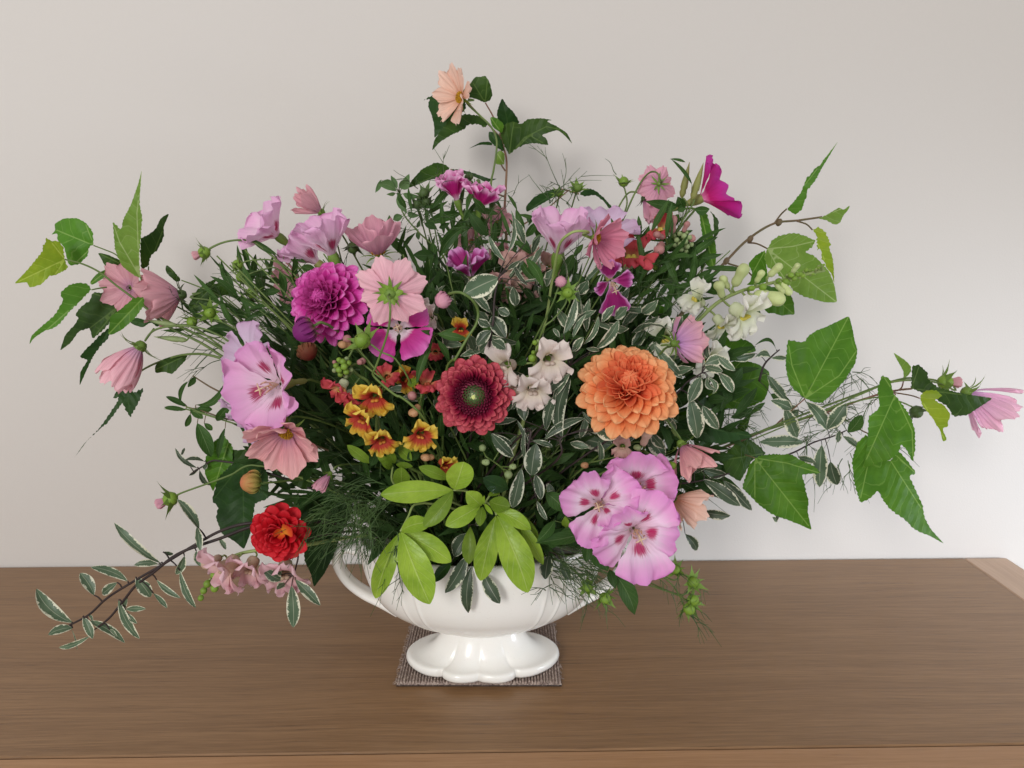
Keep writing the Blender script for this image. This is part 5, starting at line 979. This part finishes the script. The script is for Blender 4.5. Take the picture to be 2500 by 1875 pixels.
godetia('lowest bloom of the pink trio overhanging the vase rim', 'm', (682,800), 325, (.14,-.02,1), (42,64,40,66,56), M['god_trio'], d=.392, seed=18, phi=48, n=5, W=1.12, bend=-.62, lens=(.95,1.0,1.12,.95,1.05), tws=.3)
godetia('rear bloom of the pink trio with upright petals', 'm', (690,525), 325, (.06,.32,.90), (34,52,50,44), M['god_trio'], d=.355, seed=19, phi=14, n=4, bend=-.45, tws=.25)
# snapdragons
WH, BLU, PK, CO = snap_meshes(SWT, SW, SY), snap_meshes(SWPT, SWP, SWP and SWPT), snap_meshes(SPKT, SPK, SPKT), snap_meshes(SWT, SCR, SY)
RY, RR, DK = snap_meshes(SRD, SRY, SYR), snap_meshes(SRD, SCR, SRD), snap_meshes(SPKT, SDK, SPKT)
k_ = []
rq = random.Random(3)
for t in range(16): X = 860+27*t+rq.uniform(-10, 10); k_.append((X, 1266-8*t+rq.uniform(-30, 28), (.75+rq.uniform(-.2, .2), rq.uniform(-.7, .8), rq.uniform(0, .7)), 74-3.2*t, rq.uniform(-.002, .006), 'bud_green'))
spike('white snapdragon spike with yellow throats reaching out at the right', 'k', [(1285,1165,.0),(1050,1215,0),(820,1275,0),(560,1345,0),(380,1430,0),(230,1560,0),(60,1750,0)], .0026,
      fl=[(480,1480,(.60,-.35,.72),300,.015,WH,.3), (340,1560,(.4,-.65,.6),210,.0,WH), (225,1460,(-.6,.55,.5),210,.0,WH,-.4)],
      buds=[(600,1400,(.2,-.8,.5),120,.008,'sn_white_bud'), (400,1400,(-.35,.8,.4),150,.003,'sn_white_bud'), (690,1270,(.3,.85,.4),110,.003,'sn_white_bud'), (760,1340,(.6,-.7,.4),120,.006,'sn_white_bud'), (860,1290,(.6,-.6,.4),95,.006,'sn_white_bud'), (730,1310,(.2,.1,.9),80,.008,'bud_green'), (620,1330,(.1,.2,.9),90,.008,'bud_green'), (500,1300,(.35,.88,.3),190,.005,'sn_white_bud'), (670,1375,(.93,-.16,.3),235,.01,'sn_white_bud'), (455,1320,(-.5,.7,.2),120,0,'sn_white_bud'), (800,1215,(.6,.7,.3),130,.005,'sn_white_bud'), (910,1270,(.5,-.7,.3),120,.005,'sn_white_bud'), (1000,1190,(.4,.8,.3),90,0,'sn_white_bud')]+k_, d=.27, sm='stem_light')
spike('white snapdragon florets with yellow lips behind the lilac pink cosmos', 'j', [(1250,560),(1150,700),(1050,900)], .0016, fl=[(1070,640,(-.65,.05,.75),250,0,WH,.2), (1330,800,(.45,-.25,.8),230,.0,WH,-.3)], d=.28)
spike('coral snapdragon with dusky pink buds at the upper right', 'i', [(1570,790,0),(1480,880,0),(1380,960,0),(1230,1130,0),(1100,1320,0),(900,1640,0)], .0024,
      fl=[(1065,1185,(-.05,.92,.35),330,.01,CO), (1400,830,(-.60,.62,.35),190,-.005,CO)],
      buds=[(1440,810,(-.1,.95,.3),150,.01,'sn_pink_bud'), (1350,900,(-.25,-.30,.6),150,.012,'sn_pink_bud'), (1370,850,(-.8,.3,.5),110,.01,'sn_pink_bud'), (1540,800,(.3,.8,.3),95,.005,'sn_pink_bud'), (1580,860,(.8,.1,.4),85,.005,'sn_pink_bud'), (1270,1100,(.5,-.6,.4),60,0,'bud_green')]
      +[(1535+80*math.sqrt(q/12)*math.cos(q*2.4), 885+85*math.sqrt(q/12)*math.sin(q*2.4), (.5*math.cos(q*2.4)+.1, .1-.5*math.sin(q*2.4), .8), 66-1.5*q, .014-.001*q, 'bud_pale') for q in range(13)], d=.23)
spike('pale pink snapdragon lying low at the left below the red dahlia', 'p', [(290,1540,0),(340,1440,0),(420,1330,0),(560,1190,0),(760,1140,0),(950,1130,0)], .002,
      fl=[(600,1200,(-.55,-.38,.74),290,.01,PK,-.3), (990,1230,(.1,-.42,.88),270,-.01,PK,.2), (740,1200,(-.2,-.45,.8),240,.0,PK,-.1)],
      buds=[(470,1190,(-.85,-.35,.3),150,.005,'sn_blush_bud'), (540,1310,(-.15,-.9,.3),110,0,'sn_peach_bud'), (430,1270,(-.2,-.7,.5),85,.008,'bud_green'), (370,1380,(-.3,-.6,.5),75,.005,'bud_green'), (405,1410,(.2,-.8,.4),80,.005,'bud_green'), (340,1440,(-.4,-.6,.4),66,.005,'bud_green'), (310,1500,(-.3,-.8,.4),60,.003,'bud_green'), (480,1230,(-.3,-.5,.6),70,0,'bud_green')], d=.33, sm='stem_light')
spike('red and yellow snapdragon florets left of the burgundy dahlia', 'e', [(1950,800,0),(1880,1050,-.01),(1900,1500,-.03)], .002,
      fl=[(1865,890,(-.12,-.42,.88),300,.01,RY,.2), (1775,1130,(-.40,-.38,.82),290,.012,RY,-.3), (1895,1350,(.2,-.45,.86),265,.008,RY,.4), (2110,770,(.5,.1,.7),210,-.03,RY,.8), (1960,770,(.2,.4,.7),170,-.01,RR,.5)],
      buds=[(1560,330+20,(-.2,.2,.9),120,.0,'sn_pink_bud'), (1690,560+30,(.4,.3,.7),90,0,'sn_pink_bud')], d=.365)
spike('yellow snapdragon floret with a rosy bud touching the burgundy dahlia', 'h', [(570,720,0),(560,1000,-.02),(600,1400,-.04)], .0018,
      fl=[(550,1075,(.2,-.40,.88),270,.005,RY,-.3), (600,700,(.2,.75,.3),230,-.01,RR)], buds=[(540,840,(-.3,-.35,.8),165,.006,'sn_peach_bud'), (500,760,(-.4,.5,.5),120,0,'sn_pink_bud')], d=.37)
spike('faded peach snapdragon floret low in the centre', 'h', [(760,1360,0),(780,1460,-.02)], .0015, fl=[(780,1430,(.5,-.4,.7),200,0,RY)], buds=[(700,1400,(-.6,.2,.7),150,.01,'sn_peach_bud')], d=.36)
spike('red and yellow snapdragon floret in shade above the burgundy dahlia', 'h', [(1010,-20,0),(1050,200,-.01)], .0015, fl=[(1010,20,(-.1,.1,.9),170,0,RY), (720,260,(.1,.1,.9),130,-.02,RR)], buds=[], d=.33)
spike('raspberry pink snapdragon tip with cream buds left of centre', 'e', [(1530,590,0),(1640,720,-.005),(1760,800,-.01),(1850,1000,-.03)], .002,
      fl=[(1520,790,(-.35,-.6,.7),250,.0,CO), (1580,900,(-.1,-.6,.7),190,-.005,CO)],
      buds=[(1500+95*math.sqrt(q/12)*math.cos(q*2.4), 650+95*math.sqrt(q/12)*math.sin(q*2.4), (.5*math.cos(q*2.4)-.2, .3-.5*math.sin(q*2.4), .8), 92-3*q, .014-.001*q, ('bud_green', 'bud_green', 'bud_pale', 'sn_pink_bud')[min(3, q//4)]) for q in range(13)]+[(1660,600,(.5,.3,.7),80,0,'sn_pink_bud'), (1590,420,(-.6,.2,.6),150,0,'sn_peach_bud')], d=.37)
spike('blush white snapdragon florets between the burgundy and orange dahlias', 'h', [(1830,130,0),(1800,330,-.005),(1780,520,-.015),(1700,900,-.03)], .0022,
      fl=[(1900,270,(.25,-.30,.88),360,.006,BLU), (1560,400,(-.6,.1,.75),330,-.005,BLU), (1760,560,(.05,-.52,.8),340,.0,BLU), (1640,560,(-.3,-.4,.8),260,-.008,BLU)],
      buds=[(1760,350,(.1,.4,.6),110,0,'bud_green'), (1800,180,(-.2,.6,.6),70,0,'bud_green'), (1840,220,(.2,.3,.8),60,.005,'bud_green'), (1790,270,(-.4,.2,.8),60,.003,'bud_green')], d=.375, sm='stem_light')
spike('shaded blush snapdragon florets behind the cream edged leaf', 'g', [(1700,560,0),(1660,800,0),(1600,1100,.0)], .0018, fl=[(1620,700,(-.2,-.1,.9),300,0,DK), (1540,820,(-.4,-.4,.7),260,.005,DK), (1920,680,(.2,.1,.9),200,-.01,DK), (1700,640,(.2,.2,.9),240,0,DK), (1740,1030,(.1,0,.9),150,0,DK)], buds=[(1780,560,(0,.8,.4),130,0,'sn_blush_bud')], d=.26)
spike('small blush snapdragon buds above the pink trio', 'm', [(760,180,0),(740,280,-.01)], .0015, fl=[(610,230,(-.2,-.1,.9),110,0,DK)], buds=[(745,240,(.15,.85,.4),120,.01,'sn_blush_bud'), (720,270,(-.3,.4,.7),80,0,'bud_pale'), (830,330,(.2,-.2,.9),110,0,'bud_green'), (880,350,(.5,-.1,.8),100,0,'bud_green'), (345,370,(0,.2,.9),80,0,'sn_peach_bud')], d=.35)
spike('white snapdragon petals glimpsed right of the pale pink cosmos', 'g', [(740,1180,0),(800,1300,-.01)], .0013, fl=[(720,1240,(-.5,.3,.7),190,0,BLU), (620,1130,(-.2,.2,.8),150,-.01,BLU)], d=.33)
spike('pale green seed capsules in the dark centre', 'n', [(1240,240,0),(1400,360,-.01)], .0013, buds=[(1240,300,(0,.4,.9),110,0,'bud_pale'), (1490,330,(-.1,.3,.9),100,.005,'bud_pale'), (1450,380,(-.2,-.2,.9),95,.003,'bud_pale'), (1380,160,(.1,.3,.9),80,-.01,'bud_pale'), (1210,170,(0,.5,.8),80,-.01,'bud_pale')], d=.355)
# buds
bud('cosmos bud with a pink tip on an arching stem at the upper left', 's', (600,350), 95, (-.88,-.30,.3), d=.25, tip=M['cos_dusky'], stem=[(680,300,0),(880,200,0),(1130,160,0),(1340,190,0),(1540,330,0),(1740,500,0),(2000,720,0)], r=.0011)
bud('upper green cosmos bud of a close pair at the upper left', 's', (1105,530), 82, (-.93,.22,.3), d=.25, stem=[(1190,500,0),(1420,455,0),(1620,465,0),(1760,540,0)])
bud('lower green cosmos bud of a close pair at the upper left', 's', (1160,715), 82, (-.88,-.25,.35), d=.255, stem=[(1245,685,0),(1500,600,0),(1700,590,0)])
bud('dark green cosmos bud hanging between pink petals at the upper left', 'd', (1598,910), 66, (0,-.95,.2), d=.25, stem=[(1570,830,0),(1540,700,0),(1500,660,0),(1440,690,0),(1430,860,0)], mat='calyx_dark')
bud('spiky green cosmos bud pointing up left of the magenta dahlia', 's', (1320,950), 88, (-.25,.95,.2), d=.25, stem=[(1400,1080,0),(1540,1340,0),(1640,1560,0)])
bud('spiky green cosmos bud behind the thin stems at the left', 's', (1300,1080), 60, (-.8,.1,.4), d=.24, mat='calyx_dark', stem=[(1420,1080,0),(1650,1160,0)])
bud('bright green cosmos bud low among stems at the left', 's', (420,1390), 85, (-.5,-.6,.6), d=.265, stem=[(560,1340,0),(900,1370,0),(1100,1480,0)])
bud('bright green cosmos bud over a dark lobed leaf at the left', 's', (690,1250), 85, (.4,.1,.9), d=.27, stem=[(700,1360,0),(900,1400,0)])
bud('green cosmos bud on a straight stem above the dark twig at the lower left', 'c', (1148,190), 52, (-.90,-.35,.25), d=.30, stem=[(1200,160,0),(1400,85,0),(1560,25,0),(1700,-40,0)], tip=M['cos_mauve'], r=.001)
bud('spiky green cosmos bud with a long hair like bract at the top right', 'i', (1005,345), 48, (.02,.98,.2), d=.19, stem=[(1010,400,0),(1030,480,0),(1035,540,0),(1000,650,0)])
bud('left long pointed godetia bud beside the hot magenta flower', 'i', (1562,330), 118, (.16,.97,.1), d=.20, kind='long', mat='calyx_gold', stem=[(1560,510,0),(1580,580,0)])
bud('right long pointed godetia bud against the hot magenta flower', 'i', (1672,345), 125, (.22,.96,.15), d=.21, kind='long', mat='calyx_gold', stem=[(1640,510,0),(1610,580,0)])
bud('pink tipped cosmos bud at the right end of the long stem', 'l', (1290,515), 54, (.96,.02,.2), d=.235, tip=M['cos_dusky'], stem=[(1240,508,0),(1140,490,0),(1000,490,0),(700,590,0)], r=.001)
bud('small dark cosmos bud under the far right leaves', 'l', (1090,720), 46, (.55,-.75,.3), d=.23, mat='calyx_dark', stem=[(1040,675,0),(980,650,0),(800,620,0)])
bud('round pink cosmos bud in a green cup at the centre', 'g', (800,1035), 92, (-.45,-.35,.82), d=.375, kind='petals', tip=CP, stem=[(880,960,0),(1000,950,.01),(1110,1020,.01),(1180,1150,.0),(1170,1270,0),(1060,1450,0),(930,1680,0),('h',945,330,-.005),('h',850,420,-.02)], r=.0012)
bud('small round bud with a mauve tip right of centre', 'g', (2075,830), 66, (-.1,.3,.95), d=.35, kind='petals', tip=CP, stem=[(2040,920,0),(1990,1060,0)])
bud('small yellow green bud right of centre', 'g', (2150,950), 62, (.1,.2,.95), d=.35, stem=[(2130,1060,0),(1990,1240,0),(1890,1330,0)])
bud('green cosmos bud with hooked bracts at the left cluster of pink flowers', 'e', (1700,360), 95, (-.45,.55,.6), d=.385, stem=[(1790,400,0),(1900,480,0),(2060,560,0)])
for i, (X, Y, a, s, st) in enumerate([(965,1080,(.1,.5,.8),34,[(990,1120,0),(960,1150,0),(870,1120,0)]), (1085,1165,(.4,.4,.8),40,[(1060,1210,0),(1010,1250,0)]), (1085,1285,(.8,.2,.5),42,[(1030,1280,0),(1000,1260,0)]), (1058,1345,(.3,-.5,.8),44,[(1020,1320,0),(1000,1270,0),(940,1180,0),(860,1120,0)]), (490,1275,(.5,-.3,.8),42,[(440,1240,0),(380,1190,0),(250,1060,0)]), (370,1200,(.2,.2,.9),34,[(330,1140,0),(240,1050,0)])]):
    bud(['green cosmos bud nearest the pink trio over the wood at the right', 'upper spiky green bud hanging over the wood at the right', 'bright green bud of the lower pair hanging over the wood at the right', 'lowest spiky green bud hanging over the wood at the right', 'green bud hanging in front of the right vase handle', 'small green bud on the thread leaves over the vase side'][i], 'm', (X, Y), s, a, d=.34, stem=st)
for lab, k, c, s, a, d, st in (('upper long green godetia bud at the left edge of the foliage', 'b', (1525,818), 62, (-.85,.45,.2), .26, [(1610,860,0)]), ('lower long green godetia bud at the left edge of the foliage', 'b', (1500,878), 62, (-.98,.08,.2), .26, [(1610,880,0)]),
                            ('upper pale long bud above the pink bell', 'b', (1390,135), 92, (-.96,.22,.2), .27, [(1530,155,0),(1640,165,0)]), ('lower pale long bud beside the pink bell', 'b', (1470,270), 100, (-.97,.15,.2), .26, [(1610,285,0),(1700,220,0)]),
                            ('slender green godetia bud beside the arching bud stem', 's', (1470,235), 90, (-.80,.55,.2), .24, [(1640,360,0)])):
    bud(lab, k, c, s, a, d=d, kind='long', mat='calyx' if 'pale' not in lab else 'bud_pale', stem=st)
for i, (k, X, Y, s, d) in enumerate([('f', 500,1260,50,.19), ('f', 520,1340,42,.19), ('f', 440,1360,44,.185), ('i', 590,400,44,.19), ('i', 420,450,36,.185)]):
    bud(['dark round bud left of the top magenta cups', 'dark round bud under another one left of the top magenta cups', 'spiky bud beside the stem of rounded leaves', 'pale green spiky bud above the tall pink fan', 'small green bud above the tall pink fan'][i], k, (X, Y), s, (random.uniform(-.4, .4), .6, .6), d=d, mat='calyx_dark' if k == 'f' else 'calyx')
# small berries by the top magenta flower
rt = thing('seed_cluster', 'cluster of small dark seed capsules between the two top magenta cups', 'seed head', pt('f', 950, 1180, 0, .195)); g = Geo()
tube(g, [pt('f', 950, 1130, 0, .195), pt('f', 960, 1200, 0, .195), pt('f', 990, 1300, 0, .2), pt('f', 1000, 1500, 0, .21)], .0006, .0009, 5, 4); part('stem', g, M['stem'], rt)
for X, Y in ((885,1115),(920,1112),(920,1172),(985,1162),(960,1210)):
    g = Geo(); ellip(g, frame(V((.2, -.2, 1)), pt('f', X, Y, 0, .197), (.0028, .0028, .0034)), 9, 7); part('seed_capsule', g, M['calyx_dark'], rt)
# ---------------------------------------------------------------- thread-like cosmos foliage and the mass inside
def feather(g, base, dr, ln, n, rd, r=.00042, curl=1.0):
    dr = dr.normalized(); side = dr.orthogonal().normalized(); up2 = dr.cross(side); pts = [base]; p = base.copy(); d = dr.copy()
    for i in range(5):
        d = (d+V((rd.uniform(-1, 1), rd.uniform(-1, 1), rd.uniform(-1, 1)))*.30*curl).normalized(); p = p+d*ln/5; pts.append(p.copy())
    tube(g, pts, r*1.4, r*.5, 3, 2); path = cr(pts, 3)
    for i in range(n):
        q = path[rd.randrange(1, len(path)-1)]; a = rd.random()*6.28; o = (side*math.cos(a)+up2*math.sin(a))
        if i > n*.55: continue
        l = ln*rd.uniform(.25, .75); e = (dr*.8+o*rd.uniform(.3, .9)).normalized(); b = o.cross(dr)*rd.uniform(-.9, .9)
        m = q+e*l*.5+b*l*.3; t = q+e*l+b*l*.5+dr*l*.25*curl-V((0, 0, .22*l)); tube(g, [q, m, t], r, r*.45, 3, 3)
        if rd.random() < .5: s2 = m+(e+b*2+o*.3).normalized()*l*.35; tube(g, [m, s2], r*.8, r*.4, 3, 2, smooth=False)
rd = random.Random(99)
def fcluster(label, spots, name='thread_foliage'):
    g = Geo()
    for k, X, Y, ax_, ln, n, d in spots:
        b = pt(k, X, Y, 0, d); feather(g, b, ax(ax_)+V((rd.uniform(-.2, .2), rd.uniform(-.2, .2), rd.uniform(-.2, .2))), ln*ZK[k][2]*mpp(b), n, rd)
    o = link(name, g.mesh(name, M['thread'])); o['label'] = label; o['category'] = 'foliage'; stuff(o); return o
fcluster('fine thread like cosmos leaves over the left shoulder of the vase', [('n', rd.uniform(-100, 480), rd.uniform(450, 950), (rd.uniform(-.9, .3), rd.uniform(-.6, .2), rd.uniform(.0, .6)), rd.uniform(220, 480), 16, rd.uniform(.29, .36)) for _ in range(34)]
  + [('n', rd.uniform(380, 460), rd.uniform(900, 1100), (rd.uniform(-.1, .1), -1, .2), 420, 9, .365) for _ in range(3)]
  + [('p', rd.uniform(1500, 1650), rd.uniform(600, 900), (-.6, rd.uniform(-.7, .2), .2), 330, 10, .32) for _ in range(10)])
fcluster('fine thread like cosmos leaves over the right shoulder of the vase', [('m', rd.uniform(60, 330), rd.uniform(900, 1130), (rd.uniform(.2, 1), rd.uniform(-.9, .1), rd.uniform(0, .5)), rd.uniform(160, 330), 12, rd.uniform(.32, .36)) for _ in range(20)]
  + [('m', 90, 1220, (-1, .15, .3), 150, 3, .345), ('m', 130, 1180, (-.8, -.5, .2), 170, 3, .345), ('m', 120, 1200, (.8, -.4, .3), 190, 3, .345), ('m', 480, 1250, (.3, -1, .2), 170, 6, .34), ('m', 380, 1230, (-.05, -1, .2), 190, 4, .34)]
  + [('m', X, Y, (rd.uniform(-.2, .8), rd.uniform(-1, .4), .2), rd.uniform(90, 180), 6, .34) for X, Y in ((960,1080),(980,1110),(1080,1180),(1080,1290),(1060,1350),(1010,1260),(1020,1330),(1060,1300),(830,1120),(1040,1340))])
o_ = [('m', 1020, 1330, (.25, -1, .2), 260, 0, .34), ('m', 1000, 1380, (-.15, -1, .2), 100, 0, .34), ('m', 1060, 1390, (.6, -.6, .2), 190, 1, .34)]
fcluster('three hair thin leaves trailing lowest at the right', o_)
fcluster('fine wiry cosmos leaves along the top of the arrangement', [('f', rd.uniform(400, 900), rd.uniform(1150, 1600), (rd.uniform(-.8, .8), rd.uniform(-.3, .8), rd.uniform(-.2, .5)), rd.uniform(150, 300), 7, rd.uniform(.16, .24)) for _ in range(18)]
  + [('i', rd.uniform(350, 620), rd.uniform(380, 560), (rd.uniform(-.8, .8), rd.uniform(-.5, .9), .2), rd.uniform(90, 180), 5, .19) for _ in range(7)]
  + [('i', 340, 540, (.3, 1, 0), 300, 2, .19), ('i', 340, 540, (-.25, .8, 0), 200, 1, .19), ('i', 350, 520, (-.7, .6, 0), 330, 1, .19), ('i', 380, 450, (.8, .8, 0), 360, 3, .19), ('i', 440, 420, (-.1, 1, 0), 420, 3, .185), ('i', 470, 420, (.0, 1, 0), 280, 2, .185)]
  + [('i', 940, 280, (-.55, .8, .1), 190, 0, .19), ('g', 1300, 200, (.8, .5, .0), 450, 2, .2)]
  + [('g', rd.uniform(900, 1500), rd.uniform(150, 500), (rd.uniform(-1, 1), rd.uniform(-.6, .6), .4), rd.uniform(220, 420), 5, rd.uniform(.2, .28)) for _ in range(16)])
fcluster('thin stems and wiry leaves fanning out at the left', [('s', rd.uniform(1500, 2100), rd.uniform(1100, 1600), (-.9, rd.uniform(.0, .9), rd.uniform(-.2, .3)), rd.uniform(400, 900), 5, rd.uniform(.2, .28)) for _ in range(13)]
  + [('b', rd.uniform(1850, 2150), rd.uniform(50, 450), (-1, rd.uniform(-.2, .5), .1), rd.uniform(300, 500), 5, .25) for _ in range(8)]
  + [('e', rd.uniform(300, 900), rd.uniform(-50, 200), (rd.uniform(-.6, .6), rd.uniform(-.5, .8), .2), rd.uniform(300, 500), 8, .26) for _ in range(10)])
fcluster('fine cosmos leaves along the right hand stems', [('l', rd.uniform(200, 860), 900-rd.uniform(.25, .5)*rd.uniform(100, 860)+rd.uniform(-60, 120), (rd.uniform(-.6, .8), rd.uniform(-.9, .6), rd.uniform(-.3, .3)), rd.uniform(140, 300), 8, rd.uniform(.2, .25)) for _ in range(26)]
  + [('l', rd.uniform(450, 640), rd.uniform(1000, 1150), (rd.uniform(-.4, .5), -1, 0), rd.uniform(120, 300), 3, .22) for _ in range(9)]
  + [('l', rd.uniform(620, 720), rd.uniform(430, 520), (rd.uniform(-.2, .8), rd.uniform(-.6, .4), 0), 190, 4, .21) for _ in range(5)]
  + [('j', rd.uniform(1500, 1750), rd.uniform(1200, 1500), (rd.uniform(-.4, .9), rd.uniform(-.6, .6), .2), rd.uniform(150, 320), 10, .25) for _ in range(12)])
fcluster('pale wiry stems tangled through the centre', [(rd.choice('gh'), rd.uniform(300, 2300), rd.uniform(500, 1650), (rd.uniform(-1, 1), rd.uniform(-.6, 1), rd.uniform(0, .5)), rd.uniform(250, 650), 5, None) for _ in range(0)]
  + [('q', rd.uniform(720, 1480), rd.uniform(560, 1130), (rd.uniform(-1, 1), rd.uniform(-.6, 1), rd.uniform(.1, .6)), rd.uniform(60, 170), 6, rd.uniform(.24, .31)) for _ in range(110)])
# dark mass of leaves and stems inside the arrangement
rd = random.Random(5)
def inner(name, label, n, mat, lr, wr, rad, cen, ro=1.0):
    g = Geo()
    for i in range(n):
        while True:
            p = V((rd.uniform(-1, 1), rd.uniform(-1, 1), rd.uniform(-1, 1)))
            if p.length < 1: break
        if rd.random() < ro: p = p.normalized()*rd.uniform(.72, 1)
        q = cen+V((p.x*rad[0], p.y*rad[1], p.z*rad[2])); out = (q-MOUTH).normalized()
        dr = (out*.8+V((rd.uniform(-1, 1), rd.uniform(-.8, .5), rd.uniform(-1, 1)))*.9).normalized()
        random.seed(i); lance(None, q, q+dr*rd.uniform(*lr), rd.uniform(*wr), None, (.9, 1.0), rd.uniform(-1, 1), rd.uniform(-.05, .15), .3, V((rd.uniform(-.6, .6), -1, rd.uniform(-.2, 1))), 5, 2, 0, geo=g)
    o = link(name, g.mesh(name, mat)); o['label'] = label; o['category'] = 'foliage'; return stuff(o)
cen = P(1175, 960, .235)
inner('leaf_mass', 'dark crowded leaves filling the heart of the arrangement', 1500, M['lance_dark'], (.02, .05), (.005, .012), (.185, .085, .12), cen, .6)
inner('leaf_mass', 'mid green leaves packed between the flowers', 720, M['lance'], (.02, .045), (.005, .010), (.205, .105, .135), cen, 1.0)
inner('leaf_mass', 'green lance leaves thickening the left shoulder', 70, M['lance'], (.02, .042), (.004, .009), (.055, .04, .05), P(640, 760, .235), .5)
inner('leaf_mass', 'green lance leaves thickening the right shoulder', 110, M['lance'], (.02, .045), (.005, .010), (.055, .04, .055), P(1590, 680, .225), .5)
inner('leaf_mass', 'green lance leaves thickening the top', 70, M['lance'], (.018, .038), (.004, .009), (.095, .045, .045), P(1130, 580, .2), .5)
inner('cream_edged_leaf_mass', 'small cream edged leaves crowded right of centre', 150, M['varie'], (.018, .034), (.007, .012), (.13, .06, .10), P(1330, 900, .30), 1.0)
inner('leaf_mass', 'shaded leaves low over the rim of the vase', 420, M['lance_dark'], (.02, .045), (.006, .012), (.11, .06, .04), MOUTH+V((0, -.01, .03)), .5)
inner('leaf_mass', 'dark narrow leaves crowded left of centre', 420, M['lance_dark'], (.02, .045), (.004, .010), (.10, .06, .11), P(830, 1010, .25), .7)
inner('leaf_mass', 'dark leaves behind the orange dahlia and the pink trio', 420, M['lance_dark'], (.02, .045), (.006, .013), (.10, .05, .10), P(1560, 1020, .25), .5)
g = Geo()
for i in range(190):
    a = rd.uniform(0, 6.28); m = MOUTH+V((math.cos(a)*.07*rd.random(), math.sin(a)*.035*rd.random(), -.02))
    e = cen+V((rd.uniform(-.26, .26), rd.uniform(-.09, .12), rd.uniform(-.02, .15))); tube(g, [m, m.lerp(e, .5)+V((0, 0, .025)), e], .0011, .0007, 4, 3)
stuff(link('stem_mass', g.mesh('stem_mass', M['stem'])))
o = [x for x in bpy.data.objects if x.name == 'stem_mass'][0]; o['label'] = 'tangle of green stems rising out of the vase'; o['category'] = 'stems'
